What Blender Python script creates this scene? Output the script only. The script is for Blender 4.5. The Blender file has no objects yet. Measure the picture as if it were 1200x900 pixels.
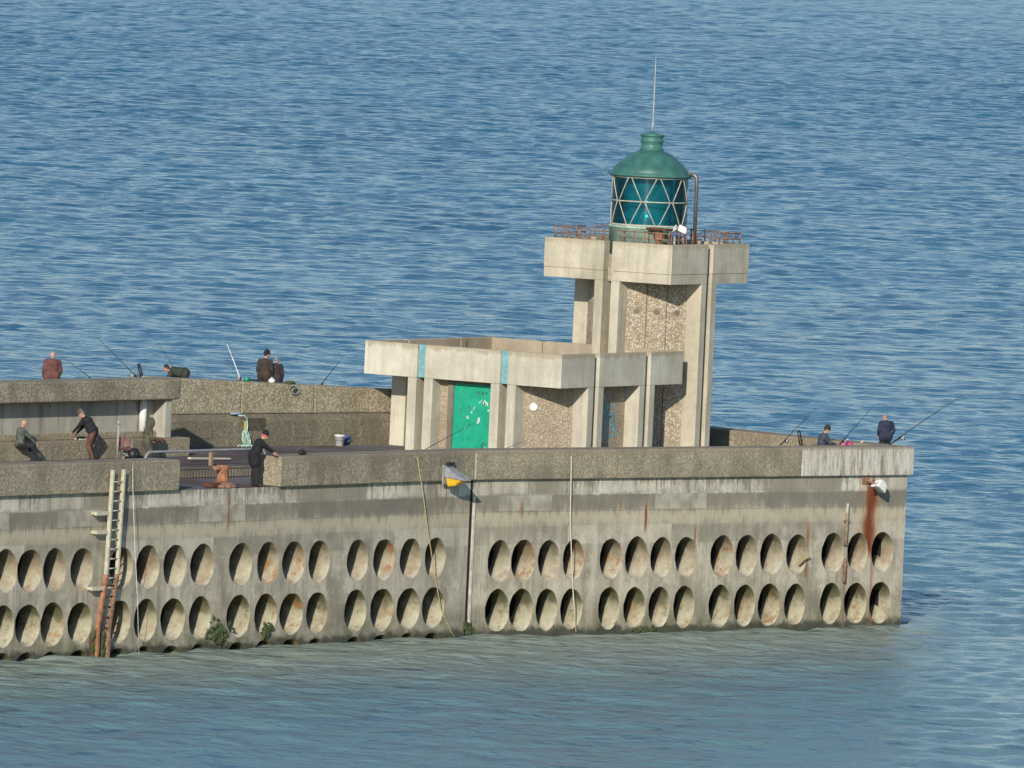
import bpy, bmesh, math, random
import numpy as np
from math import sin, cos, radians, atan2, pi, sqrt
from mathutils import Vector, Matrix
random.seed(7); rng = np.random.default_rng(11)
SC = bpy.context.scene
COL = SC.collection

# ------------------------------------------------------------------ camera model (a long lens from a cliff)
FPX = 12700.0; PITCH = math.atan(650/FPX); ROLL = radians(2.6); CAMH = 26.2
def ray(px, py):
    dx = px-600; dy = -(py-450)
    c, s = cos(ROLL), sin(ROLL)
    r0 = dx*c-dy*s; u0 = dx*s+dy*c
    return Vector((r0, FPX*cos(PITCH)+u0*sin(PITCH), -FPX*sin(PITCH)+u0*cos(PITCH)))
def on_z(px, py, z):
    d = ray(px, py); t = (z-CAMH)/d.z
    return Vector((d.x*t, d.y*t, z))
def at_depth(px, py, Y):
    d = ray(px, py); t = Y/d.y
    return Vector((d.x*t, Y, CAMH+d.z*t))
class Frame:                                     # local x along a wall, y inward, z up
    def __init__(s, O, a):
        s.O = Vector(O); s.a = a
        s.M = Matrix.Translation(s.O) @ Matrix.Rotation(a, 4, 'Z'); s.I = s.M.inverted()
    def w(s, x, y, z=0): return s.M @ Vector((x, y, z))
    def l(s, p): return s.I @ Vector(p)
    def pix(s, px, py, y):                       # where a sight line meets the local plane y = const, in local coordinates
        n = Vector((-sin(s.a), cos(s.a), 0)); d = ray(px, py)
        t = (s.O.dot(n)+y)/d.dot(n)
        return s.l(Vector((d.x*t, d.y*t, CAMH+d.z*t)))
WORLD = Frame((0, 0, 0), 0)

# ------------------------------------------------------------------ mesh helpers
class MB:
    def __init__(s): s.v = []; s.f = []; s.m = []; s.sm = []
    def add(s, vs, fs, m=0, smooth=False):
        o = len(s.v); s.v += [tuple(v) for v in vs]
        for f in fs: s.f.append([i+o for i in f]); s.m.append(m); s.sm.append(smooth)
        return s
    def box(s, x0, x1, y0, y1, z0, z1, m=0):
        vs = [(x, y, z) for z in (z0, z1) for y in (y0, y1) for x in (x0, x1)]
        return s.add(vs, [(0,2,3,1),(4,5,7,6),(0,1,5,4),(1,3,7,5),(3,2,6,7),(2,0,4,6)], m)
    def prism(s, pts, z0, z1, m=0):              # pts counter-clockwise; z may be lists
        n = len(pts)
        a = z0 if isinstance(z0, (list, tuple)) else [z0]*n
        b = z1 if isinstance(z1, (list, tuple)) else [z1]*n
        vs = [(p[0], p[1], a[i]) for i, p in enumerate(pts)]+[(p[0], p[1], b[i]) for i, p in enumerate(pts)]
        fs = [tuple(range(n-1, -1, -1)), tuple(range(n, 2*n))]+[(i, (i+1) % n, n+(i+1) % n, n+i) for i in range(n)]
        return s.add(vs, fs, m)
    def tube(s, pts, r, n=8, m=0, caps=True):
        pts = [Vector(p) for p in pts]; k = len(pts)
        rs = r if isinstance(r, (list, tuple)) else [r]*k
        vs = []; fs = []; prev = None
        for i, p in enumerate(pts):
            t = (pts[min(i+1, k-1)]-pts[max(i-1, 0)]).normalized()
            if prev is None:
                u = t.orthogonal().normalized()
            else:
                u = (prev-t*prev.dot(t)); u = u.normalized() if u.length > 1e-6 else t.orthogonal().normalized()
            prev = u; w = t.cross(u)
            for j in range(n):
                a = 2*pi*j/n; vs.append(p+(u*cos(a)+w*sin(a))*rs[i])
        for i in range(k-1):
            for j in range(n):
                fs.append((i*n+j, i*n+(j+1) % n, (i+1)*n+(j+1) % n, (i+1)*n+j))
        if caps: fs.append(tuple(range(n-1, -1, -1))); fs.append(tuple(range((k-1)*n, k*n)))
        return s.add(vs, fs, m, True)
    def bar(s, a, b, w, h, up=(0, 0, 1), m=0):     # rectangular bar from a to b
        a = Vector(a); b = Vector(b); t = (b-a).normalized(); up = Vector(up)
        x = t.cross(up).normalized() if t.cross(up).length > 1e-4 else t.orthogonal().normalized()
        y = x.cross(t).normalized()
        vs = [q+x*(sx*w/2)+y*(sy*h/2) for q in (a, b) for sx, sy in ((-1,-1),(1,-1),(1,1),(-1,1))]
        return s.add(vs, [(3,2,1,0),(4,5,6,7),(0,1,5,4),(1,2,6,5),(2,3,7,6),(3,0,4,7)], m)
    def lathe(s, prof, c=(0, 0, 0), n=40, m=0, closed=True):
        vs = []; fs = []; k = len(prof)
        for r, z in prof:
            for j in range(n):
                a = 2*pi*j/n; vs.append((c[0]+r*cos(a), c[1]+r*sin(a), c[2]+z))
        for i in range(k-1):
            for j in range(n):
                fs.append((i*n+j, i*n+(j+1) % n, (i+1)*n+(j+1) % n, (i+1)*n+j))
        if closed: fs.append(tuple(range(n-1, -1, -1))); fs.append(tuple(range((k-1)*n, k*n)))
        return s.add(vs, fs, m, True)
    def ellipsoid(s, c, R, n=14, k=9, m=0, ax=None):
        c = Vector(c); ax = ax or Matrix.Identity(3); vs = []; fs = []
        for i in range(k+1):
            th = pi*i/k
            for j in range(n):
                a = 2*pi*j/n
                vs.append(c+ax @ Vector((R[0]*sin(th)*cos(a), R[1]*sin(th)*sin(a), R[2]*cos(th))))
        for i in range(k):
            for j in range(n):
                fs.append((i*n+j, (i+1)*n+j, (i+1)*n+(j+1) % n, i*n+(j+1) % n))
        return s.add(vs, fs, m, True)
def W(o):                                         # world matrix without a depsgraph update
    m = o.matrix_basis
    return W(o.parent) @ m if o.parent else m.copy()
def build(name, mb, mat, parent=None, fr=WORLD, bevel=0, seg=2, label=None):
    me = bpy.data.meshes.new(name); me.from_pydata([tuple(v) for v in mb.v], [], mb.f)
    for mm in (mat if isinstance(mat, (list, tuple)) else [mat]): me.materials.append(mm)
    me.polygons.foreach_set('material_index', mb.m); me.polygons.foreach_set('use_smooth', mb.sm)
    b = bmesh.new(); b.from_mesh(me); bmesh.ops.remove_doubles(b, verts=b.verts, dist=1e-5); b.to_mesh(me); b.free()
    me.update()
    o = bpy.data.objects.new(name, me); COL.objects.link(o)
    if parent: o.parent = parent; o.matrix_basis = W(parent).inverted() @ fr.M
    else: o.matrix_basis = fr.M
    if bevel:
        bv = o.modifiers.new('bevel', 'BEVEL'); bv.width = bevel; bv.segments = seg; bv.limit_method = 'ANGLE'; bv.angle_limit = radians(35)
    if label: o['label'] = label
    return o
def thing(name, label, cat, p, a=0, group=None):   # an Empty at the thing's base
    o = bpy.data.objects.new(name, None); COL.objects.link(o); o.empty_display_size = .3
    o.matrix_basis = Matrix.Translation(Vector(p)) @ Matrix.Rotation(a, 4, 'Z')
    o['label'] = label; o['category'] = cat
    if group: o['group'] = group
    return o
def single(o, label, cat, group=None):
    o['label'] = label; o['category'] = cat
    if group: o['group'] = group
    return o

# ------------------------------------------------------------------ material helpers
class NT:
    def __init__(s, name):
        s.mat = bpy.data.materials.new(name); s.mat.use_nodes = True
        s.t = s.mat.node_tree; s.b = s.t.nodes['Principled BSDF']
        s.tc = s.t.nodes.new('ShaderNodeTexCoord'); s.obj = s.tc.outputs['Object']
    def n(s, typ, ins=None, **props):
        d = s.t.nodes.new(typ)
        for k, v in props.items(): setattr(d, k, v)
        for k, v in (ins or {}).items():
            sk = d.inputs[k]
            if hasattr(v, 'links'): s.t.links.new(v, sk)
            else: sk.default_value = v
        return d
    def map(s, sc, rot=(0, 0, 0), loc=(0, 0, 0)):
        return s.n('ShaderNodeMapping', {'Vector': s.obj, 'Scale': sc, 'Rotation': rot, 'Location': loc}).outputs[0]
    def noise(s, vec, scale, detail=6, rough=.6, dist=0):
        return s.n('ShaderNodeTexNoise', {'Vector': vec, 'Scale': scale, 'Detail': detail, 'Roughness': rough, 'Distortion': dist}).outputs['Fac']
    def rng(s, v, a, b, lo=0., hi=1.):
        return s.n('ShaderNodeMapRange', {'Value': v, 'From Min': a, 'From Max': b, 'To Min': lo, 'To Max': hi}, interpolation_type='SMOOTHSTEP').outputs[0]
    def math(s, op, a, b=0.):
        return s.n('ShaderNodeMath', {0: a, 1: b}, operation=op).outputs[0]
    def mul(s, a, b): return s.math('MULTIPLY', a, b)
    def mix(s, f, a, b, blend='MIX'):
        d = s.n('ShaderNodeMix', {0: f}, data_type='RGBA', blend_type=blend)
        for i, v in ((6, a), (7, b)):
            if hasattr(v, 'links'): s.t.links.new(v, d.inputs[i])
            else: d.inputs[i].default_value = (*v, 1) if len(v) == 3 else v
        return d.outputs[2]
    def sep(s, v=None):
        d = s.n('ShaderNodeSeparateXYZ', {0: v or s.obj}); return d.outputs
    def col(s, c):
        k = s.b.inputs['Base Color']
        if hasattr(c, 'links'): s.t.links.new(c, k)
        else: k.default_value = (*c, 1)
    def bump(s, h, strength, dist):
        d = s.n('ShaderNodeBump', {'Height': h, 'Strength': strength, 'Distance': dist})
        s.t.links.new(d.outputs[0], s.b.inputs['Normal'])
    def set(s, **k):
        for a, v in k.items(): s.b.inputs[a.replace('_', ' ')].default_value = v
        return s
def plain(name, c, rough=.7, metal=0, var=.35, scale=6, dark=None):
    m = NT(name); f = m.noise(m.obj, scale, 5)
    d = dark or tuple(x*(1-var) for x in c); l = tuple(min(1, x*(1+var*.5)) for x in c)
    m.col(m.mix(m.rng(f, .3, .7), d, l)); m.set(Roughness=rough, Metallic=metal)
    return m.mat
def concrete(name, dark, light, streak=.35, fine=.25, speck=None, speck_size=.07, bump=.02, extra=None, spec=.25):
    m = NT(name)
    big = m.noise(m.obj, .45, 8, .65); c = m.mix(m.rng(big, .32, .68), dark, light)
    if speck:                                      # exposed aggregate: pebbles of several tones
        vo = m.n('ShaderNodeTexVoronoi', {'Vector': m.obj, 'Scale': 1/speck_size, 'Randomness': 1.})
        hue = m.sep(vo.outputs['Color'])
        pc = m.mix(m.rng(hue[0], .15, .85), speck[0], speck[1])
        pc = m.mix(m.mul(m.rng(hue[1], .72, .8), .8), pc, speck[2])
        pc = m.mix(m.rng(vo.outputs['Distance'], .35, .62, 0, .6), pc, tuple(x*.5 for x in speck[0]))
        c = m.mix(.78, c, pc)
        c = m.mix(m.rng(big, .3, .7, .5, 0), c, dark, 'MULTIPLY') if False else c
        c = m.mix(m.rng(m.noise(m.obj, .9, 6), .35, .7, .32, 0), c, (.55, .52, .45), 'MULTIPLY')
        m.bump(m.math('SUBTRACT', 1., vo.outputs['Distance']), .7, bump)
    st = m.noise(m.map((2.2, 2.2, .16)), 1.6, 7, .7)
    c = m.mix(m.rng(st, .42, .72, 0, streak), c, tuple(x*.42 for x in dark))
    if fine: c = m.mix(m.rng(m.noise(m.obj, 9, 6, .7), .35, .7, 0, fine), c, tuple(x*.6 for x in dark))
    if not speck: m.bump(m.noise(m.obj, 14, 8, .7), .35, bump)
    if extra: c = extra(m, c)
    m.col(c); m.set(Roughness=.93); m.b.inputs['Specular IOR Level'].default_value = spec
    return m.mat
def gate(m, x, a, b, soft):                          # 1 between a and b with soft edges
    return m.mul(m.rng(x, a-soft, a+soft), m.rng(x, b-soft, b+soft, 1, 0))

# ------------------------------------------------------------------ main lines of the place
A = on_z(30, 773.5, 0); J = on_z(545, 745.5, 0); Bc = on_z(1055, 733, 0)
F1 = Frame(A, atan2(J.y-A.y, J.x-A.x)); F2 = Frame(J, atan2(Bc.y-J.y, Bc.x-J.x))
L1 = F1.l(J).x; L2 = F2.l(Bc).x
n1 = Vector((-sin(F1.a), cos(F1.a), 0)); n2 = Vector((-sin(F2.a), cos(F2.a), 0))
def mitre(y, z=0):
    q = J+(n1+n2)*(y/(1+n1.dot(n2))); return Vector((q.x, q.y, z))
ZW = 5.08; ZT = 6.05; ZD = 5.42                      # wall top, coping top, upper deck
b0 = on_z(228, 523, ZD); b1 = on_z(450, 520.5, ZD)
F3 = Frame(b0, atan2(b1.y-b0.y, b1.x-b0.x)); F3.O.z = 0; F3 = Frame(F3.O, F3.a)
AB = radians(32)                                     # the two buildings' turn

# ------------------------------------------------------------------ materials
RUST = (.22, .07, .022)
def wall_extra(kind):
    def ex(m, c):
        X, Y, Z = m.sep()
        stA = m.noise(m.map((1.5, 1.5, .10)), 2.2, 7, .7); stB = m.noise(m.map((3.4, 3.4, .3), loc=(5, 2, 1)), 1.7, 7, .75)
        wob = m.math('ADD', Z, m.math('MULTIPLY_ADD', stB, .9)) if False else m.math('ADD', Z, m.mul(m.math('SUBTRACT', stB, .5), 1.3))
        # darker top course, tan day-joint band, pale lime bleeding out of the joint under the coping
        c = m.mix(m.mul(gate(m, wob, 4.15, 5.2, .12), .55), c, (.24, .22, .17))
        c = m.mix(m.mul(gate(m, wob, 3.62, 3.98, .16), .60), c, (.50, .44, .315))
        lime = m.mul(m.rng(m.math('SUBTRACT', Z, m.mul(m.math('SUBTRACT', stB, .40), 3.2)), 4.60, 4.68, 1, 0), m.rng(m.math('ADD', Z, m.mul(m.math('SUBTRACT', stA, .5), .25)), 4.53, 4.60))
        where = m.rng(m.noise(m.map((.16, .16, .0)), 1., 2),   .42, .52)
        c = m.mix(m.mul(m.mul(lime, where), m.rng(m.noise(m.obj, 2.5, 6, .7), .3, .6, .2, .9)), c, (.68, .64, .53))
        dk = m.mul(m.rng(m.noise(m.map((.5, .5, .35), loc=(2, 0, 5)), .8, 6, .65), .44, .56), gate(m, wob, 4.0, 4.62, .08))
        c = m.mix(m.mul(dk, .5), c, (.175, .163, .13))
        fr_ = m.math('FRACT', m.mul(X, .86)); c = m.mix(m.rng(m.math('ABSOLUTE', m.math('SUBTRACT', fr_, .5)), 0, .018, .35, 0), c, (.10, .095, .08))
        c = m.mix(m.rng(m.math('ABSOLUTE', m.math('SUBTRACT', m.math('ADD', Z, m.mul(m.math('SUBTRACT', stA, .5), .06)), 4.03)), 0, .03, .4, 0), c, (.11, .10, .085))
        low = m.mul(m.rng(stA, .5, .62), gate(m, Z, 1.2, 3.5, .35))
        c = m.mix(m.mul(low, .6), c, (.55, .515, .42))
        lp2 = m.mul(m.rng(m.noise(m.map((.9, .9, .7), loc=(13, 0, 3)), 1.0, 9, .75), .52, .60), gate(m, Z, .9, 3.4, .4))
        c = m.mix(m.mul(lp2, .6), c, (.56, .52, .42))
        pat = m.rng(m.noise(m.map((1., 1., .55), loc=(3, 0, 7)), .9, 8, .72), .50, .60)
        c = m.mix(m.mul(m.mul(pat, gate(m, Z, .6, 3.7, .3)), .55), c, (.20, .185, .15))
        brn = m.rng(m.noise(m.map((1.2, 1.2, .22), loc=(9, 0, 0)), 1.1, 5, .6), .55, .72)
        c = m.mix(m.mul(m.mul(brn, gate(m, Z, 1.2, 4.3, .4)), .35), c, (.20, .135, .075))
        def panelrow(per, off, z0, z1, dark, light, amt):
            nonlocal_c = c
            cell = m.math('FLOOR', m.mul(m.math('ADD', X, off), 1/per))
            wn = m.n('ShaderNodeTexWhiteNoise', {'W': cell}, noise_dimensions='1D').outputs['Value']
            b = m.rng(m.noise(m.map((1.1, 1.1, .8), loc=(off, 0, 0)), 1.3, 8, .7), .36, .6, .15, 1)
            g = gate(m, m.math('ADD', Z, m.mul(m.math('SUBTRACT', stA, .5), .1)), z0, z1, .03)
            q = m.mix(m.mul(m.mul(m.rng(wn, .5, .62), b), m.mul(g, amt)), nonlocal_c, dark)
            return m.mix(m.mul(m.mul(m.rng(wn, .42, .3), b), m.mul(g, amt)), q, light)
        c = panelrow(2.35, 1.1, 4.06, 4.56, (.17, .16, .13), (.50, .47, .38), .75)
        c = panelrow(4.7, .3, 2.95, 3.55, (.21, .195, .155), (.56, .52, .42), .6)
        c = panelrow(1.6, .7, 4.62, 5.06, (.20, .19, .155), (.58, .55, .46), .5)
        green = m.mul(m.rng(Z, .15, 1.5, 1, 0), m.rng(m.noise(m.obj, 1.4, 7), .38, .62, .2, 1))
        c = m.mix(m.mul(green, .75), c, (.105, .105, .06))
        wet = m.rng(m.math('ADD', Z, m.mul(m.math('SUBTRACT', m.noise(m.obj, 1.6, 7, .7), .5), .9)), .08, .34, 1, 0)
        c = m.mix(m.mul(wet, .85), c, (.035, .042, .028))
        spots = kind
        for x, z0, z1, w, s in spots:
            dx = m.math('ABSOLUTE', m.math('SUBTRACT', m.math('ADD', X, m.mul(m.math('SUBTRACT', m.noise(m.map((2, 2, .5), loc=(x, 0, 0)), 1.5, 5), .5), w*1.6)), x))
            k = m.mul(m.rng(dx, w*.25, w*1.25, 1, 0), gate(m, m.math('ADD', Z, m.mul(m.math('SUBTRACT', stB, .5), .8)), z0, z1, .18))
            c = m.mix(m.mul(k, s*.55), c, (.38, .2, .07)); 
            k2 = m.mul(m.rng(dx, w*.05, w*.75, 1, 0), gate(m, m.math('ADD', Z, m.mul(m.math('SUBTRACT', stB, .5), 1.1)), z0+.1, z1-.05, .22))
            c = m.mix(m.mul(k2, s), c, (.17, .045, .018))
        return c
    return ex
def fx(fr, px, py, y=0): return fr.pix(px, py, y).x
r1 = [(fx(F1, 268, 600), 3.7, 4.9, .12, .6), (fx(F1, 512, 580), 4.2, 4.95, .06, .6), (fx(F1, 523, 580), 4.2, 4.95, .05, .7), (fx(F1, 120, 700), .2, 2.2, .18, .5)]
r2 = [(fx(F2, 1020, 600), 2.4, 4.95, .52, 1.), (fx(F2, 1021, 680), -.2, 3.0, .13, .5), (fx(F2, 757, 600), 3.3, 4.3, .10, .95), (fx(F2, 814, 640), 2.1, 3.5, .07, .7),
      (fx(F2, 946, 640), 1.6, 3.6, .14, .6), (fx(F2, 612, 595), 3.8, 4.4, .10, .6), (fx(F2, 727, 600), 3.9, 4.4, .05, .5), (fx(F2, 989, 690), -.1, 1.9, .07, .6)]
M_wall1 = concrete('old_marine_concrete', (.34, .308, .235), (.52, .475, .37), .45, .35, bump=.03, extra=wall_extra(r1))
M_wall2 = concrete('old_marine_concrete_head', (.34, .308, .235), (.52, .47, .36), .45, .35, bump=.03, extra=wall_extra(r2))
def cop_extra(x0=None):
    def ex(m, c):
        X, Y, Z = m.sep()
        d = m.noise(m.map((.8, .8, .5)), 1.1, 6)
        c = m.mix(m.rng(d, .45, .65, 0, .5), c, (.13, .115, .09))
        c = m.mix(m.mul(gate(m, Z, ZT-.16, ZT+.1, .05), .45), c, (.27, .215, .16))
        if x0 is not None:
            st = m.noise(m.map((2.6, 2.6, .35)), 2.4, 7, .75)
            k = m.mul(m.rng(st, .36, .58), m.mul(m.rng(X, x0-.03, x0+.03), m.rng(Z, ZT-.12, ZT-.02, 1, .15)))
            c = m.mix(m.mul(k, .82), c, (.66, .63, .56))
        return c
    return ex
AGG = ((.33, .285, .19), (.52, .465, .335), (.62, .58, .46))
M_cop = concrete('coping_aggregate', (.27, .235, .175), (.42, .365, .275), .3, .12, AGG, .055, .02, cop_extra())
M_copw = concrete('coping_aggregate_limewashed', (.27, .235, .175), (.42, .365, .275), .3, .12, AGG, .055, .02, cop_extra(fx(F2, 940, 545, -.15)))
M_back = concrete('back_wall_aggregate', (.27, .235, .17), (.42, .365, .27), .25, .12, AGG, .06, .02)
def back_low(m, c):
    d = m.noise(m.map((.7, .7, .25)), 1.3, 6)
    return m.mix(m.rng(d, .4, .62, .05, .6), c, (.12, .115, .08))
M_backlow = concrete('damp_base_course', (.20, .18, .125), (.30, .275, .20), .4, .2, ((.19, .165, .115), (.31, .275, .20), (.38, .34, .26)), .06, .015, back_low)
AGG2 = ((.34, .27, .185), (.58, .50, .375), (.82, .77, .66))
M_panel = concrete('pebble_panel', (.40, .33, .24), (.50, .42, .31), .15, .1, AGG2, .052, .02)
M_panel2 = concrete('pebble_panel_low', (.34, .28, .20), (.44, .37, .27), .15, .1, ((.37, .30, .215), (.52, .44, .33), (.64, .58, .48)), .045, .015)
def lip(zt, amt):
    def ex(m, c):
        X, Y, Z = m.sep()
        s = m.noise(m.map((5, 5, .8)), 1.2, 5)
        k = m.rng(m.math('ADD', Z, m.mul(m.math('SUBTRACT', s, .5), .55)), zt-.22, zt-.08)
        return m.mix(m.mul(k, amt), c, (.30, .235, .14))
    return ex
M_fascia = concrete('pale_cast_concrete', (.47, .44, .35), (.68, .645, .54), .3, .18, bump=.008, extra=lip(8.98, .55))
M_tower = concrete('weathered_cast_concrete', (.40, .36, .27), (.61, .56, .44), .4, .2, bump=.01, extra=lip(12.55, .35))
M_fin = concrete('pale_pillar_concrete', (.46, .43, .34), (.66, .62, .51), .4, .18, bump=.008)
M_roof = concrete('tan_roof_concrete', (.30, .255, .185), (.42, .36, .27), .2, .25, bump=.02)
def deckx(m, c):
    k = m.rng(m.noise(m.obj, .22, 5, .6), .42, .6)
    return m.mix(m.mul(k, .8), c, (.085, .05, .045))
M_deck = concrete('worn_deck_asphalt', (.13, .125, .125), (.22, .215, .215), 0, .3, bump=.02, extra=deckx)
M_step = concrete('ribbed_step_concrete', (.16, .14, .115), (.25, .225, .185), .3, .3, bump=.01)
def alcx(m, c):
    st = m.noise(m.map((1.6, 1.6, .12)), 1.6, 6, .7)
    return m.mix(m.rng(st, .5, .66, 0, .7), c, (.17, .14, .13))
M_alc = concrete('alcove_render', (.36, .35, .29), (.50, .49, .41), .3, .25, bump=.01, extra=alcx)
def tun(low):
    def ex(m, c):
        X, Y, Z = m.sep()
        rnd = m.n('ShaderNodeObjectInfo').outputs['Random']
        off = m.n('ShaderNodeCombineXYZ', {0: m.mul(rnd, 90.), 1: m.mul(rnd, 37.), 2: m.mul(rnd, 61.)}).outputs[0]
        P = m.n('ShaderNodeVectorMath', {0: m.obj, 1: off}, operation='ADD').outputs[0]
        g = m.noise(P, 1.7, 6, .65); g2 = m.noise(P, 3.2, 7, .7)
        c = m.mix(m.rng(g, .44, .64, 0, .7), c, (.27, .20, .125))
        c = m.mix(m.mul(m.rng(m.math('ADD', Z, m.mul(m.math('SUBTRACT', g2, .5), 1.1)), -.15, .55), .8), c, (.13, .115, .075))  # browner upwards: shade under the crown of the opening, painted in
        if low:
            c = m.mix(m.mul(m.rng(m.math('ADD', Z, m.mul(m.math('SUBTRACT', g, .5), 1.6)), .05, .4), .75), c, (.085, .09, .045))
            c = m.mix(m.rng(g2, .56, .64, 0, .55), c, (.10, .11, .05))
        c = m.mix(m.rng(m.math('ADD', Y, m.mul(m.math('SUBTRACT', g, .5), .5)), .42, .85, 0, .85), c, (.07, .055, .045))  # darker with depth: shade of the deep end put into the colour
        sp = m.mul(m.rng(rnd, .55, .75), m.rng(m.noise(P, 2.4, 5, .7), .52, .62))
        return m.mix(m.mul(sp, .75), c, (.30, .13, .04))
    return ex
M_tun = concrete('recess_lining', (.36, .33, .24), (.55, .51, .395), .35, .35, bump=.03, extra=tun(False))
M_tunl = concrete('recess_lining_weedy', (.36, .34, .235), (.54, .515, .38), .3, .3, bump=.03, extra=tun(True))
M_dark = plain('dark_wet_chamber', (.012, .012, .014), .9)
M_teal = plain('teal_paint_strip', (.18, .40, .44), .6, var=.25)
M_green_door = None
def door_mat():
    m = NT('green_door_paint')
    c = m.mix(m.rng(m.noise(m.obj, 3, 6), .3, .7), (.008, .30, .175), (.015, .38, .235))
    c = m.mix(m.rng(m.noise(m.obj, 11, 6, .7), .66, .74, 0, .8), c, (.03, .11, .08))
    m.col(c); m.set(Roughness=.45); return m.mat
M_green_door = door_mat()
M_dome = plain('green_copper_paint', (.05, .165, .14), .5, 0, .3, 2.5)
M_drum = plain('faded_green_paint', (.36, .47, .38), .55, 0, .35, 2.2, dark=(.20, .33, .29))
M_bar = plain('cream_glazing_bar', (.48, .46, .36), .6, 0, .2)
M_rust = plain('rusty_iron', (.27, .15, .10), .85, 0, .5, 9)
M_rail = plain('rusty_rail', (.25, .16, .115), .8, 0, .5, 6)
M_rustb = plain('orange_rust', (.36, .16, .085), .85, 0, .45, 7)
M_rustdk = plain('dark_rust', (.11, .045, .028), .9, 0, .5, 9)
M_zinc = plain('grey_galvanised', (.36, .37, .38), .5, .2, .25)
M_white = plain('white_paint', (.78, .77, .74), .5, 0, .12)
M_cream = plain('cream_ladder_paint', (.52, .49, .37), .7, 0, .2)
M_yellow = plain('yellow_plastic', (.75, .46, .03), .45, 0, .2)
M_black = plain('black_plastic', (.018, .018, .02), .5, 0, .3)
M_blue = plain('blue_plastic', (.035, .11, .38), .45, 0, .2)
M_lblue = plain('pale_blue_cloth', (.28, .42, .62), .85, 0, .2)
M_ropey = plain('yellowed_rope', (.52, .42, .20), .9, 0, .3, 20)
M_ropep = plain('pale_rope', (.66, .60, .48), .9, 0, .3, 20)
M_ropeg = plain('green_white_rope', (.45, .66, .56), .9, 0, .4, 14)
M_line = plain('fishing_line', (.75, .75, .73), .4)
M_rodd = plain('dark_rod_carbon', (.03, .03, .038), .4)
M_rodw = plain('white_rod_glass', (.72, .70, .66), .4)
M_niche = plain('dark_niche', (.085, .075, .055), .9)
M_weed = plain('green_weed', (.06, .082, .03), .95, 0, .5, 9)
M_pink = plain('pink_cloth', (.62, .10, .24), .8, 0, .2)
M_bag = plain('pale_bag', (.55, .50, .42), .85, 0, .3)
M_flue = plain('bronze_flue', (.17, .15, .135), .4, .5)
M_wood = plain('old_wood', (.30, .22, .14), .85, 0, .35)
M_lens = plain('lens_glass_body', (.03, .46, .52), .18, .15, .3, 3)
def glass_mat():
    m = NT('teal_lantern_glass'); t = m.t
    out = t.nodes['Material Output']
    tr = m.n('ShaderNodeBsdfTransparent', {'Color': (.11, .58, .61, 1)})
    gl = m.n('ShaderNodeBsdfGlossy', {'Color': (.7, .95, 1., 1), 'Roughness': .06})
    di = m.n('ShaderNodeBsdfDiffuse', {'Color': (.004, .10, .15, 1)})
    fr = m.n('ShaderNodeFresnel', {'IOR': 1.5})
    a = m.n('ShaderNodeMixShader', {0: .22, 1: tr.outputs[0], 2: di.outputs[0]})
    b = m.n('ShaderNodeMixShader', {0: fr.outputs[0], 1: a.outputs[0], 2: gl.outputs[0]})
    t.links.new(b.outputs[0], out.inputs['Surface']); return m.mat
M_glass = glass_mat()

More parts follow.
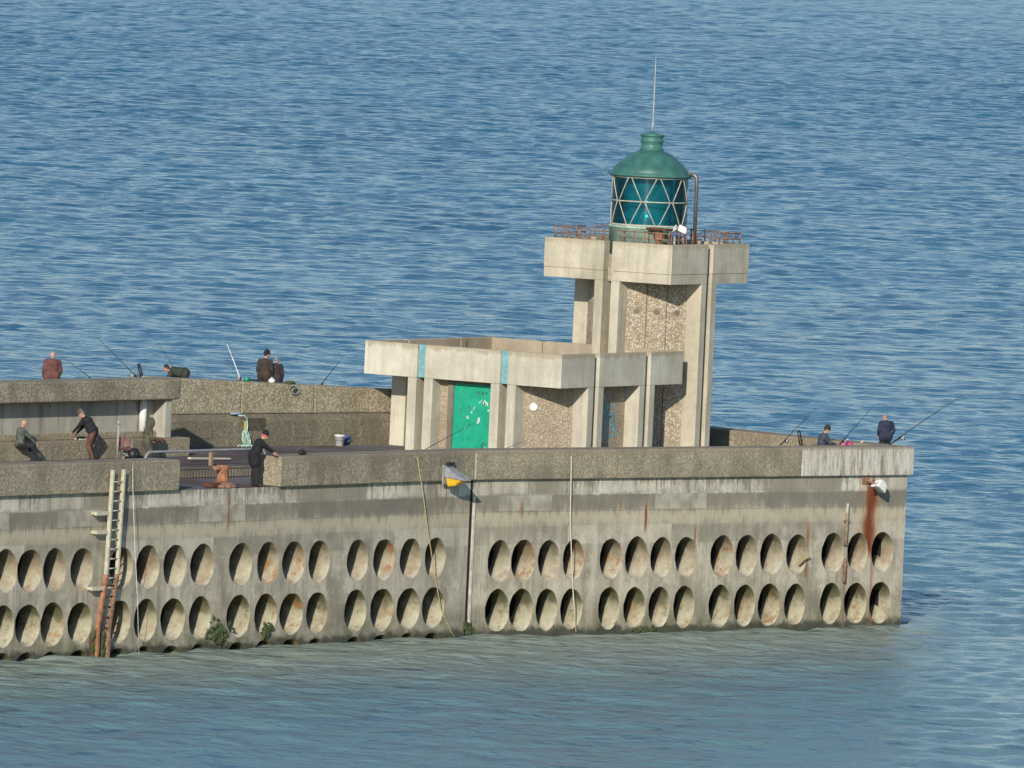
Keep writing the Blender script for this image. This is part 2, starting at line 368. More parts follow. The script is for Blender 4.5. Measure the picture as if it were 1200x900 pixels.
# ------------------------------------------------------------------ the breakwater: sea walls with rows of oval openings
pier = thing('breakwater', 'long grey concrete breakwater with rows of oval openings standing in blue sea', 'breakwater', (J.x, J.y, 0), F2.a)
colsL = [35, 64, 96, 142, 173, 205, 237, 282, 314, 344, 374, 419, 450, 481, 510]
colsR = [585, 613, 643, 672, 716, 746, 775, 804, 846, 875, 904, 934, 976, 1005, 1034]
xs1 = [F1.pix(px, 668+(px-64)/446*(654-668), 0).x for px in colsL]
xs2 = [F2.pix(px, 658+(px-585)/449*(647-658), 0).x for px in colsR]
g = xs1[7]-xs1[3]
xs1 = [x-g*1.0-(xs1[3]-xs1[2]-0)*0 for x in []]+[xs1[0]-(xs1[1]-xs1[0])*1, xs1[0]-(xs1[1]-xs1[0])*2.5, xs1[0]-(xs1[1]-xs1[0])*3.5][::-1]+xs1
def pits(fr, xs, x0, x1, zrow, rx, rz, T, mat, nm):
    mb = MB(); rec = []
    bx = [x0]+[(a+b)/2 for a, b in zip(xs, xs[1:])]+[x1]
    nr = len(zrow[0][1])
    for ci, x in enumerate(xs):
        t = (x-zrow[0][0])/(zrow[1][0]-zrow[0][0])
        zr = [a+(b-a)*t for a, b in zip(zrow[0][1], zrow[1][1])]
        zb = [-2.9]+[None]*(nr-1)+[4.0]
        xa, xb = bx[ci], bx[ci+1]
        def zmid(xx, k):
            tt = (xx-zrow[0][0])/(zrow[1][0]-zrow[0][0])
            a = [p+(q-p)*tt for p, q in zip(zrow[0][1], zrow[1][1])]
            return (a[k]+a[k+1])/2
        for k in range(nr):
            za = [-2.9, -2.9] if k == 0 else [zmid(xa, k-1), zmid(xb, k-1)]
            zc = [4.0, 4.0] if k == nr-1 else [zmid(xa, k), zmid(xb, k)]
            cz = zr[k]
            quad = [Vector((xa, za[0])), Vector((xb, za[1])), Vector((xb, zc[1])), Vector((xa, zc[0]))]
            c = Vector((x, cz))
            jx = 1+random.uniform(-.06, .06); jz = 1+random.uniform(-.03, .03)
            angs = sorted([2*pi*i/36 for i in range(36)]+[atan2(q.y-cz, q.x-x) % (2*pi) for q in quad])
            vi = []; vo = []
            for a in angs:
                d = Vector((cos(a), sin(a)))
                r = 1/sqrt((d.x/(rx*jx))**2+(d.y/(rz*jz))**2)*(1+.012*sin(3*a+x*7)+.010*sin(5*a+x*13+k)+.008*sin(9*a+x*5)+.006*sin(14*a+x*3))
                best = 9e9
                for i in range(4):
                    p, q = quad[i], quad[(i+1) % 4]; e = q-p
                    den = d.x*e.y-d.y*e.x
                    if abs(den) < 1e-9: continue
                    tt = ((p.x-c.x)*e.y-(p.y-c.y)*e.x)/den; u = ((p.x-c.x)*d.y-(p.y-c.y)*d.x)/den
                    if tt > 0 and -1e-6 <= u <= 1+1e-6: best = min(best, tt)
                vi.append((c.x+d.x*r, 0, c.y+d.y*r)); vo.append((c.x+d.x*best, 0, c.y+d.y*best))
            n = len(angs)
            mb.add(vi+vo, [(i, n+i, n+(i+1) % n, (i+1) % n) for i in range(n)])
            # lining: chamfered rim, then a slightly tapering throat
            tb = MB(); ring = []
            for s, y in ((1., 0.), (.965, .03), (.93, .12), (.91, T*.55), (.89, T)):
                for v in vi:
                    h = sin(atan2(v[2]-cz, v[0]-x)*3+ci+k)*.02*(y/T)
                    ring.append(((v[0]-x)*(s+h), y, (v[2]-cz)*(s+h)+.17*(y/T)))
            fs = [(j*n+i, (j+1)*n+i, (j+1)*n+(i+1) % n, j*n+(i+1) % n) for j in range(4) for i in range(n)]
            tb.add(ring, fs, 0, True); rec.append((tb, x, cz, k))
    nx = 40
    mb.add([(x0, 0, 4.0), (x1, 0, 4.0), (x1, 0, ZW), (x0, 0, ZW)], [(0, 1, 2, 3)])
    w = build('sea_wall', mb, mat, pier, fr)
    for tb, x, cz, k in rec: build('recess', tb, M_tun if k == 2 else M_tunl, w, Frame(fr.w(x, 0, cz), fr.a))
    return w
w1, w2 = F1.pix(173, 660, 0), F1.pix(173+27.5, 660, 0)
RX1 = (w2.x-w1.x)/2; RX2 = (F2.pix(760+26, 655, 0).x-F2.pix(760, 655, 0).x)/2
def zat(fr, p): q = fr.pix(*p, 0); return q.x, q.z
(ua, uz), (ub, uzb) = zat(F1, (64, 668)), zat(F1, (510, 654)); lz, lzb = zat(F1, (60, 732))[1], zat(F1, (506, 712))[1]
X0 = -14.
wallL = pits(F1, xs1, X0, L1, [(ua, [2*lz-uz+.2, lz, uz]), (ub, [2*lzb-uzb+.12, lzb, uzb])], RX1, .675, .80, M_wall1, 'l')
(ua, uz), (ub, uzb) = zat(F2, (585, 658)), zat(F2, (1034, 647)); lz, lzb = zat(F2, (580, 715.5))[1], zat(F2, (1031, 706))[1]
wallR = pits(F2, xs2, 0, L2, [(ua, [2*lz-uz, lz, uz]), (ub, [2*lzb-uzb, lzb, uzb])], RX2, .69, .80, M_wall2, 'r')
YB2 = 17.0
mb = MB().add([(L2, 0, -2.9), (L2, YB2, -2.9), (L2, YB2, ZW), (L2, 0, ZW)], [(0, 1, 2, 3)])
build('end_wall', mb, M_wall2, pier, F2)
# chamber behind the openings
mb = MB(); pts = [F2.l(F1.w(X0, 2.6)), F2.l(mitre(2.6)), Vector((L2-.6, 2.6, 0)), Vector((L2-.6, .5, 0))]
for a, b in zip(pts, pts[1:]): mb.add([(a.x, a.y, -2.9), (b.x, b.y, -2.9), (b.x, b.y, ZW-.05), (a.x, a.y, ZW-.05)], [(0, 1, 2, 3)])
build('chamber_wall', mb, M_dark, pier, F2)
# vertical joint between the two caissons
build('joint_strip', MB().box(.06, .17, -.05, -.003, .35, 4.55), M_bag, pier, F2, .015)
build('joint_gap', MB().box(-.09, .04, -.012, .03, -1, ZW-.01), M_dark, pier, F2)
# coping blocks (a heavy parapet of aggregate concrete); blocks butt with open joints
def toF2(p): return F2.l(p)
cops = []
def cop_block(pts, mat):
    o = build('coping_block', MB().prism(pts, ZW+.004, ZT), mat, pier, F2, .045, 3)
    cops.append(o); return o
OV = -.15; IN = .85
xe = F1.pix(211, 560, OV).x; xj = F1.pix(155, 560, OV).x; xs = F1.pix(329, 555, OV).x
def rect1(a, b): return [toF2(F1.w(a, OV)), toF2(F1.w(b, OV)), toF2(F1.w(b, IN)), toF2(F1.w(a, IN))]
cop_block(rect1(X0, -4.2), M_cop); cop_block(rect1(-4.18, xj), M_cop); cop_block(rect1(xj+.02, xe), M_cop)
q0, q1 = toF2(mitre(OV)), toF2(mitre(IN))
cop_block([toF2(F1.w(xs, OV)), q0+Vector((-.01, 0, 0)), q1+Vector((-.01, 0, 0)), toF2(F1.w(xs, IN))], M_cop)
c1 = fx(F2, 557, 550, OV); c2 = fx(F2, 669, 550, OV); c3 = fx(F2, 940, 545, OV)
cop_block([q0+Vector((.01, 0, 0)), (c1-.012, OV), (c1-.012, IN), q1+Vector((.01, 0, 0))], M_cop)
cop_block([(c1+.012, OV), (c2-.006, OV), (c2-.006, IN), (c1+.012, IN)], M_cop)
cop_block([(c2+.006, OV), (c3-.004, OV), (c3-.004, IN), (c2+.006, IN)], M_cop)
cop_block([(c3+.004, OV), (L2+.15, OV), (L2+.15, IN), (c3+.004, IN)], M_copw)
build('joint_filler', MB().box(c1-.03, c1+.03, OV-.006, OV+.03, ZW+.05, ZT-.1), M_ropep, pier, F2)
# end parapet returning round the pier head
yb_end = F2.l(F3.w(F3.l(F2.w(L2, 12)).x, 0)).y
yb_end = [y for y in [i*.05 for i in range(100, 340)] if F3.l(F2.w(L2-.85, y)).y >= -.02][0]
build('end_parapet', MB().prism([(L2-.85, IN+.012), (L2+.15, IN+.012), (L2+.15, yb_end+1), (L2-.85, yb_end+1)], ZW+.004, ZT), M_cop, pier, F2, .045, 3)
# decks
x3l = F3.l(F1.w(X0, 8)).x-8; x3r = F3.l(F2.w(L2, yb_end)).x
low = [F1.w(X0, 0), mitre(0), F2.w(L2, 0), F2.w(L2, yb_end+5), F3.w(x3l, 5)]
deck = build('deck', MB().add([F2.l(p)+Vector((0, 0, ZW-F2.l(p).z)) for p in low], [tuple(range(5))]), M_deck, pier, F2)
YR = 3.75; XR = 16.4
up = [F1.w(X0, YR), F1.w(XR, YR), F1.w(XR, IN), mitre(IN), F2.w(L2-.85, IN), F2.w(L2-.85, yb_end+.5), F3.w(x3l, .5)]
up = [F2.l(p) for p in up]
build('upper_deck', MB().prism([(p.x, p.y) for p in up], ZW+.01, ZD), M_deck, pier, F2)
rb = MB(); x = 4.0
while x < XR-.1:
    rb.box(x, x+.085, YR-.05, YR-.004, ZW+.02, ZD-.05); x += .15
rb.box(3.9, XR+.02, YR-.075, YR-.0035, ZD-.05, ZD+.004)
build('ribbed_step', rb, M_step, pier, F1)
# back wall: damp base course, aggregate upper course, outer walkway behind it
zl = F3.pix(220, 444, .0); zr_ = F3.pix(452, 456, .0); ml = F3.pix(215, 484, 0); mr = F3.pix(452, 486, 0)
def ztop(x): return zl.z+(zr_.z-zl.z)*(x-zl.x)/(zr_.x-zl.x) if x < zr_.x+1.5 else zr_.z+(zr_.z-zl.z)*1.5/(zr_.x-zl.x)
zm = (ml.z+mr.z)/2
bwall = thing('back_wall', 'high tan aggregate wall along the seaward side of the breakwater with damp darker base', 'wall', F3.w(6, 0, ZD), F3.a)
xk = [x3l, zl.x-9, zl.x-1.2, zl.x+2.5, F3.pix(369, 465, 0).x, zr_.x+1.5, x3r+.2]
for a, b in zip(xk, xk[1:]):
    za_, zb2 = (ztop(a), ztop(b)) if a >= zl.x-1.3 else (7.25, 7.25)
    build('upper_course', MB().prism([(a+.008, 0), (b-.008, 0), (b-.008, 1.0), (a+.008, 1.0)], zm+.004, [za_, zb2, zb2, za_]), M_back, bwall, F3, .06, 3)
lowc = MB(); lowc.add([(x, y, z) for x in (x3l, x3r+.2) for y, z in ((-.26, ZD-.3), (-.26, zm-.2), (-.02, zm), (1., zm), (1., ZD-.3))],
    [(0, 1, 6, 5)[::-1], (1, 2, 7, 6)[::-1], (2, 3, 8, 7)[::-1], (3, 4, 9, 8)[::-1], (0, 1, 2, 3, 4), (9, 8, 7, 6, 5)])
build('base_course', lowc, M_backlow, bwall, F3)
def hatch(px, py, w, h):
    c = F3.pix(px, py, -.27); b = MB()
    b.box(c.x-w/2, c.x+w/2, -.285, -.262, c.z+h/2-.03, c.z+h/2); b.box(c.x-w/2, c.x+w/2, -.285, -.262, c.z-h/2, c.z-h/2+.03)
    b.box(c.x-w/2, c.x-w/2+.025, -.285, -.262, c.z-h/2+.03, c.z+h/2-.03); b.box(c.x+w/2-.025, c.x+w/2, -.285, -.262, c.z-h/2+.03, c.z+h/2-.03)
    f = build('hatch_frame', b, M_step, bwall, F3)
    build('hatch_panel', MB().box(c.x-w/2+.03, c.x+w/2-.03, -.272, -.2625, c.z-h/2+.03, c.z+h/2-.03), M_backlow, f, F3)
for p in ((239, 507), (352, 506), (410, 503)): hatch(p[0], p[1], .62, .36)
hr = F3.pix(300, 497, -.27)
build('niche', MB().box(hr.x-.45, hr.x+.45, -.268, -.2615, hr.z-.22, hr.z+.2), M_niche, bwall, F3)
ZO = 6.72
build('outer_walkway', MB().prism([(x3l, 1.0), (x3r+.2, 1.0), (x3r+.2, 5), (x3l, 5)], -2.9, ZO), M_roof, pier, F3)

# ------------------------------------------------------------------ shelter with thick slab roof on the left
YS = F1.l(on_z(222, 535, ZD)).y; YS2 = F1.l(on_z(60, 539, ZD)).y; YS = (YS+YS2)/2
rt = F1.pix(110, 446.5, YS).z; rb_ = F1.pix(110, 470.5, YS).z; re = F1.pix(216, 462, YS).x
sh = thing('shelter', 'open fronted concrete shelter with thick slab roof and stone bench on left', 'shelter', F1.w(re-6, YS+1, ZD), F1.a)
rp = [(X0, YS), (re-.3, YS)]+[(re-.3+.3*sin(t), YS+.3-.3*cos(t)) for t in (.3, .6, .9, 1.2)]+[(re, YS+.3), (re, YS+1.15), (X0, YS+1.15)]
build('roof', MB().prism(rp, rb_, rt), M_cop, sh, F1, .05, 3)
bt = F1.pix(110, 516, YS).z; be = F1.pix(223, 525, YS).x
build('bench', MB().prism([(X0, YS+.02), (be, YS+.02), (be, YS+1.3), (X0, YS+1.3)], ZD-.02, bt), M_cop, sh, F1, .03)
ws = F1.pix(197, 490, YS).x
build('back_panel', MB().box(X0, re-.1, YS+.62, YS+.9, bt+.004, rb_-.004), M_alc, sh, F1)
build('plinth', MB().box(X0, ws, YS+.45, YS+.617, bt+.004, bt+.2), M_cop, sh, F1, .02)
build('side_wall', MB().box(ws, ws+.34, YS+.12, YS+.615, bt+.004, rb_-.004), M_alc, sh, F1, .02)
pp = F1.pix(167, 490, YS+.5)
build('drain_pipe', MB().tube([(pp.x, YS+.49, bt+.201), (pp.x, YS+.49, rb_-.01)], .12, 12), M_white, sh, F1)

# ------------------------------------------------------------------ low building (three by three bays, paired pillars)
Fp = at_depth(657, 455.5, 357.0)
e_x = Vector((cos(AB), -sin(AB), 0)); e_y = Vector((sin(AB), cos(AB), 0))
def bframe(front, half):                             # frame centred on a square building whose near corner is given
    c = front-e_x*half+e_y*half; return Frame((c.x, c.y, 0), -AB)
def rot4(k):
    return (lambda x, y: [(x, y), (-y, x), (-x, -y), (y, -x)][k])
def rbox(mb, k, x0, x1, y0, y1, z0, z1):             # box given for the front side, turned to side k (0 front, 1 right, 2 back, 3 left)
    r = rot4(k); a = r(x0, y0); b = r(x1, y1)
    return mb.box(min(a[0], b[0]), max(a[0], b[0]), min(a[1], b[1]), max(a[1], b[1]), z0, z1)
HA = 3.87; FA = bframe(Fp, HA)
ZA0, ZA1 = Fp.z, at_depth(657, 416, 357.0).z
annex = thing('pier_building', 'low flat roofed concrete building with paired pillars and green door', 'building', FA.w(0, 0, ZD), -AB)
G = .15; GC = 1.63; TH = .2; PT = .34; FD = .55
for k in range(4):
    r = rot4(k)
    # corner fascia, L shaped, wrapping corner between side k and side k+1
    L = [(GC+G, -HA), (HA, -HA), (HA, -GC-G), (HA-TH, -GC-G), (HA-TH, -HA+TH), (GC+G, -HA+TH)]
    build('fascia', MB().prism([r(*p) for p in L], ZA0, ZA1), M_fascia, annex, FA, .015)
    m_ = MB(); rbox(m_, k, -GC+G, GC-G, -HA, -HA+TH, ZA0, ZA1); build('fascia', m_, M_fascia, annex, FA, .015)
    for s in (-1, 1):
        m_ = MB()
        if k == 0: rbox(m_, k, s*GC-G+.004, s*GC+G-.004, -HA+.10, -HA+.16, ZA0+.01, ZA1-.01); build('gap_strip', m_, M_teal, annex, FA, label='teal painted strip between two fascia slabs')
        else: rbox(m_, k, s*GC-G+.004, s*GC+G-.004, -HA+.36, -HA+.42, ZA0+.01, ZA1-.02); build('gap_strip', m_, M_roof, annex, FA)
        for q in (-1, 1):
            a = s*GC+q*G; b = a+q*PT
            m_ = MB(); rbox(m_, k, min(a, b), max(a, b), -HA+.003, -HA+FD+.15, ZD-.02, ZA0-.004); build('pillar', m_, M_fin, annex, FA, .012)
cA = GC+G+PT-.02; dA = HA-FD
build('roof', MB().box(-HA+TH+.004, HA-TH-.004, -HA+TH+.004, HA-TH-.004, ZA0+.008, ZA0+.45), M_roof, annex, FA)
up_ = MB(); i0 = HA-TH-.004; i1 = HA-TH-.13
for k in range(4): rbox(up_, k, -i0, i1, -i0, -i1, ZA0+.451, ZA1-.012)
build('roof_upstand', up_, M_roof, annex, FA)
core = [(-cA, -dA), (cA, -dA), (dA, -cA), (dA, cA), (cA, dA), (-cA, dA), (-dA, cA), (-dA, -cA)]
build('wall', MB().prism(core, ZD-.02, ZA0+.004), M_panel2, annex, FA)
# green door in the middle bay, right part of it
dz1 = ZA0-.1; dx0 = -.58; dx1 = GC-G-PT-.01
dr = build('door', MB().box(dx0+.0, dx1, -dA-.07, -dA-.004, ZD+.02, dz1), M_green_door, annex, FA, .01)
build('door_frame', MB().box(dx0-.22, dx0-.003, -dA-.10, -dA-.003, ZD, dz1+.06).box(dx0, dx1, -dA-.10, -dA-.003, dz1+.004, dz1+.06), M_step, annex, FA)
build('lock', MB().box(dx1-.16, dx1-.03, -dA-.085, -dA-.0705, ZD+.85, ZD+1.1), M_rust, dr, FA)
def stroke(mb, pts, w, plane):                       # hand painted strokes as thin slivers on a wall
    for a, b in zip(pts, pts[1:]):
        a = Vector(a); b = Vector(b); d = b-a
        if d.length < 1e-6: continue
        t = Vector((-d.y, d.x)).normalized()*w/2; e = d.normalized()*w*.3
        mb.add([plane(*(a-e-t)), plane(*(b+e-t)), plane(*(b+e+t)), plane(*(a-e+t))], [(0, 1, 2, 3)])
def marks(n, box, size, w, plane, seed):
    r = random.Random(seed); mb = MB()
    for _ in range(n):
        cx, cz = r.uniform(box[0], box[1]), r.uniform(box[2], box[3]); pts = [(cx, cz)]; a = r.uniform(0, 6.28)
        for _ in range(r.randint(2, 4)):
            a += r.uniform(-1.4, 1.4); pts.append((pts[-1][0]+cos(a)*size*r.uniform(.4, 1), pts[-1][1]+sin(a)*size*r.uniform(.5, 1.2)))
        stroke(mb, pts, w*r.uniform(.6, 1.2), plane)
    return mb
dp = lambda u, v: (u, -dA-.0745, v)
dw = dx1-dx0
for u, v, q in ((.88, .87, .06), (.62, .76, .07), (.72, .75, .08), (.78, .73, .06), (.48, .66, .06), (.42, .60, .035), (.35, .52, .05), (.58, .47, .07), (.62, .50, .06), (.30, .36, .05), (.80, .64, .03), (.75, .09, .08)):
    a = random.uniform(.6, 2.2); cx = dx0+dw*u+random.uniform(-.03, .03); cz = ZD+(dz1-ZD)*v; wm = MB()
    stroke(wm, [(cx-cos(a)*q, cz-sin(a)*q), (cx+cos(a)*q*.4, cz+sin(a)*q), (cx+cos(a+1)*q, cz), (cx+cos(a+1.6)*q, cz-q*.8)], .026, dp)
    build('paint_mark', wm, M_white, dr, FA, label='white scribbled paint mark')
for u, v, q in ((.55, .88, .07), (.66, .88, .07), (.74, .88, .06), (.68, .10, .10), (.72, .15, .09), (.22, .88, .03), (.36, .66, .03), (.18, .63, .03), (.38, .42, .03), (.38, .20, .03), (.7, .73, .06)):
    a = random.uniform(.3, 2.6); cx = dx0+dw*u; cz = ZD+(dz1-ZD)*v; dm = MB()
    stroke(dm, [(cx-cos(a)*q, cz-sin(a)*q), (cx+.01, cz+q*.6), (cx+cos(a)*q, cz-q*.3)], .026, dp)
    build('paint_mark', dm, M_niche, dr, FA, label='dark scribbled paint mark')
gp = lambda u, v: (dA+.004, u, v)
build('graffiti', marks(26, (-.75, .55, ZD+.75, ZA0-.6), .2, .075, gp, 5), M_teal, annex, FA, label='teal spray painted scrawl')
# round white disc on the chamfered front panel
cm = Vector(((cA+dA)/2, -(cA+dA)/2, 0)); cn = Vector((1, -1, 0)).normalized(); ct = Vector((1, 1, 0)).normalized()
disc_c = cm-ct*.52+cn*.004; zdisc = ZA0-.72
dmb = MB(); ringv = []
for off in (0, .05):
    for j in range(24):
        t = 2*pi*j/24; p = disc_c+cn*off+ct*(.13*cos(t)); ringv.append((p.x, p.y, zdisc+.13*sin(t)))
dmb.add(ringv, [tuple(range(24, 48)), tuple(range(23, -1, -1))]+[(j, (j+1) % 24, 24+(j+1) % 24, 24+j) for j in range(24)])
build('round_plate', dmb, M_white, annex, FA)

# ------------------------------------------------------------------ lighthouse tower behind it
HT = 2.52
Tp = at_depth(786, 334, 362.6); ZT0 = Tp.z; ZT1 = at_depth(786, 287.5, 362.6).z
FT = bframe(Tp, HT)
tower = thing('lighthouse', 'square concrete lighthouse tower with green domed lantern behind low building', 'lighthouse', FT.w(0, 0, ZD), -AB)
G = .16; TH = .38; PT = .33; FD = .57
for k in range(4):
    r = rot4(k)
    L = lambda o: [(G, -HT+o), (HT-o, -HT+o), (HT-o, -G), (HT-TH, -G), (HT-TH, -HT+TH), (G, -HT+TH)]
    f = build('parapet', MB().prism([r(*p) for p in L(0)], ZT0+.335, ZT1), M_tower, tower, FT, .015)
    build('parapet_base', MB().prism([r(*p) for p in L(.012)], ZT0, ZT0+.328), M_tower, f, FT, .01)
    m_ = MB(); rbox(m_, k, -G+.004, G-.004, -HT+.33, -HT+.6, ZT0-.02, ZT0+.62); build('gap_block', m_, M_panel, tower, FT)
    for q in (-1, 1):
        a = q*G; b = a+q*PT
        m_ = MB(); rbox(m_, k, min(a, b), max(a, b), -HT+.014, -HT+FD+.15, ZD-.02, ZT0-.004); build('pillar', m_, M_tower, tower, FT, .012)
cT = G+PT-.02; dT = HT-FD
core = [(-cT, -dT), (cT, -dT), (dT, -cT), (dT, cT), (cT, dT), (-cT, dT), (-dT, cT), (-dT, -cT)]
build('wall', MB().prism([(x*.985, y*.985) for x, y in core], ZD-.02, ZT0+.3), M_step, tower, FT)
for k in range(4):                                   # three pebble panels on each slanted face
    r = rot4(k); p0 = Vector((cT, -dT)); p1 = Vector((dT, -cT))
    nn = Vector((1, -1)).normalized()
    for i in range(3):
        a = p0.lerp(p1, i/3+.006); b = p0.lerp(p1, (i+1)/3-.006)
        pl = build('wall_panel', MB().prism([r(*q) for q in (a-nn*.08, a+nn*.02, b+nn*.02, b-nn*.08)][::-1] if False else [r(*q) for q in (a+nn*.02, b+nn*.02, b-nn*.08, a-nn*.08)], ZD, ZT0-.004), M_panel, tower, FT, .008)
        if k == 0:
            cpt = (a+b)/2+nn*.022; tt = Vector((1, 1)).normalized(); hv = []
            for off in (0, .03):
                for j in range(16):
                    t = 2*pi*j/16; q = cpt+nn*off+tt*(.09*cos(t)); hv.append((q.x, q.y, ZT0-1.0+.09*sin(t)))
            build('vent', MB().add(hv, [tuple(range(16, 32)), tuple(range(15, -1, -1))]+[(j, (j+1) % 16, 16+(j+1) % 16, 16+j) for j in range(16)]), M_step, pl, FT)
ZF = ZT1-.45
build('roof', MB().box(-HT+TH+.004, HT-TH-.004, -HT+TH+.004, HT-TH-.004, ZT0+.31, ZF), M_roof, tower, FT)
# lantern
cdep = (FT.w(0, 0)).y
zg0 = at_depth(761, 265.5, cdep-1.2).z; zg1 = at_depth(763, 208.5, cdep-1.2).z
RL = 1.29
lant = build('lantern_base', MB().lathe([(RL+.02, ZF), (RL+.02, zg0-.10), (RL+.06, zg0-.09), (RL+.06, zg0-.015), (RL-.02, zg0-.01)], n=48), M_drum, tower, FT)
glz = build('glazing', MB().lathe([(RL-.03, zg0-.01), (RL-.03, zg1+.02)], n=64, closed=False), M_glass, tower, FT)
bars = MB(); NB = 8; zc_ = (zg0+zg1)/2
camaz = -pi/2+AB                                      # direction toward the camera in the frame
def cyl(az, z, r=RL): return Vector((r*cos(az), r*sin(az), z))
base_az = camaz+radians(-10.2)
def arcbar(a0, z0, a1, z1, w):
    pts = [cyl(a0+(a1-a0)*t/5, z0+(z1-z0)*t/5, RL-.005) for t in range(6)]
    bars.tube(pts, w, 6)
for i in range(NB):
    m0 = base_az+i*2*pi/NB; d = pi/NB
    for s in (-1, 1):
        e = s*radians(2.2)
        arcbar(m0+e, zc_, m0+s*d-e, zg1, .016); arcbar(m0+e, zc_, m0+s*d-e, zg0, .016)
for z, w in ((zc_, .022), (zg0+.02, .03), (zg1-.02, .018)):
    bars.tube([cyl(2*pi*i/48, z, RL-.005) for i in range(49)], w, 6, caps=False)
build('glazing_bar', bars, M_bar, glz, FT)
build('lens', MB().lathe([(.15, zg0-.6), (.86, zg0-.55), (.9, zg0+.1), (.84, zg0+.14), (.84, zc_-.1), (.9, zc_-.05), (.9, zc_+.05), (.84, zc_+.1), (.84, zg1-.2), (.7, zg1-.05)], n=14), M_lens, tower, FT)
zd = zg1
zt_ = at_depth(763, 176.5, cdep).z; zc1 = at_depth(764, 157.5, cdep).z
hd = zt_-zd-.14
prof = [(RL-.05, zd), (RL+.06, zd+.005), (RL+.11, zd+.04), (RL+.11, zd+.09), (RL+.02, zd+.12), (RL-.01, zd+.17)]
for t, q in ((.04, 1.0), (.10, .985), (.18, .955), (.27, .91), (.38, .85), (.5, .775), (.62, .70), (.73, .62), (.83, .535), (.91, .44), (.96, .375), (.99, .32)):
    prof.append((RL*q, zd+.17+(hd-.03)*t))
prof += [(.40, zt_+.01)]
dome = build('dome', MB().lathe(prof, n=56), M_dome, tower, FT)
hc = zc1-zt_
build('cap', MB().lathe([(.37, zt_), (.41, zt_+.02), (.41, zt_+.06), (.365, zt_+.08), (.365, zt_+hc*.52), (.40, zt_+hc*.56), (.40, zt_+hc*.66), (.375, zt_+hc*.7), (.375, zt_+hc*.88), (.41, zt_+hc*.9), (.41, zt_+hc), (.10, zt_+hc+.05), (.06, zt_+hc+.12)], n=40), M_dome, dome, FT)
mt = at_depth(768, 65, cdep).z
build('mast', MB().tube([(0, 0, zt_+hc+.05), (0, 0, zt_+hc+.4), (0, 0, zt_+hc+.42), (0, 0, mt-.7), (0, 0, mt)], [.05, .045, .026, .022, .010], 8), M_zinc, dome, FT)
hk = cyl(camaz-pi/2, zd+.1, RL+.1); build('hook', MB().tube([hk, hk*1.04+Vector((0, 0, .02-hk.z*.04)), Vector((hk.x*1.09, hk.y*1.09, hk.z+.12))], .03, 6), M_dome, dome, FT)
# bent flue pipe on the right
pr = camaz+pi/2-.25
pb = Vector((1.62*cos(pr), 1.62*sin(pr), ZF)); ptop = zd-.02
build('flue_pipe', MB().tube([pb, (pb.x, pb.y, ptop-.05), (pb.x*.985, pb.y*.985, ptop+.09), (pb.x*.94, pb.y*.94, ptop+.16), (pb.x*.84, pb.y*.84, ptop+.17)], .065, 10), M_flue, tower, FT)
# rusty railing in eight runs round the roof
zr0, zr1 = ZT1-.02, ZT1+.36
for k in range(4):
    r = rot4(k); y = -HT+.22
    for s in (-1, 1):
        a, b = s*(G+.1), s*(HT-.22)
        rl = MB()
        for z in (zr1, zr1-.2):
            p, q = r(a, y), r(b, y); rl.tube([(*p, z), (*q, z)], .018, 6)
        rail = build('railing', rl, M_rail, tower, FT)
        for i in range(5):
            t = (.03, .3, .5, .74, .97)[i]; x = a+(b-a)*t; po = MB(); p = r(x, y)
            po.tube([(*p, ZT1-.004), (*p, zr1+.05)], .026, 6)
            q = r(x+.1*s*(-1 if i == 4 else 1), y+.1); 
            if i in (0, 2) and k in (0, 1): po.tube([(*q, ZT1-.004), (*q, zr1-.02)], .03, 6); po.box(p[0]-.06, p[0]+.06, p[1]-.06, p[1]+.06, ZT1+.001, ZT1+.03)
            build('post', po, M_rail if (i+k) % 3 else M_rust, rail, FT)
# things on the gallery: rusty locker and table, two white floodlights
lp = FT.l(at_depth(773, 277, cdep-2.1)); 
lk = thing('equipment_box', 'small rusty orange box standing on lighthouse roof below lantern', 'box', FT.w(lp.x, lp.y, ZT1), -AB)
build('body', MB().box(lp.x-.13, lp.x+.13, lp.y-.1, lp.y+.1, ZT1-.1, ZT1+.32), M_rustb, lk, FT, .02)
build('lid', MB().box(lp.x-.15, lp.x+.15, lp.y-.12, lp.y+.12, ZT1+.322, ZT1+.36), M_rust, lk, FT, .01)
tp = FT.l(at_depth(771, 269, cdep-1.75))
tb = thing('rusty_bracket', 'flat dark red rusty tray fixed to green drum of lantern', 'bracket', FT.w(tp.x, tp.y, tp.z), -AB)
build('tray', MB().box(tp.x-.42, tp.x+.42, tp.y-.12, tp.y+.3, tp.z-.03, tp.z+.05), M_rustdk, tb, FT, .02)
for q in (-.3, .3): build('stay', MB().tube([(tp.x+q, tp.y+.1, tp.z-.03), (tp.x+q, tp.y+.35, tp.z-.35)], .025, 6), M_rust, tb, FT)
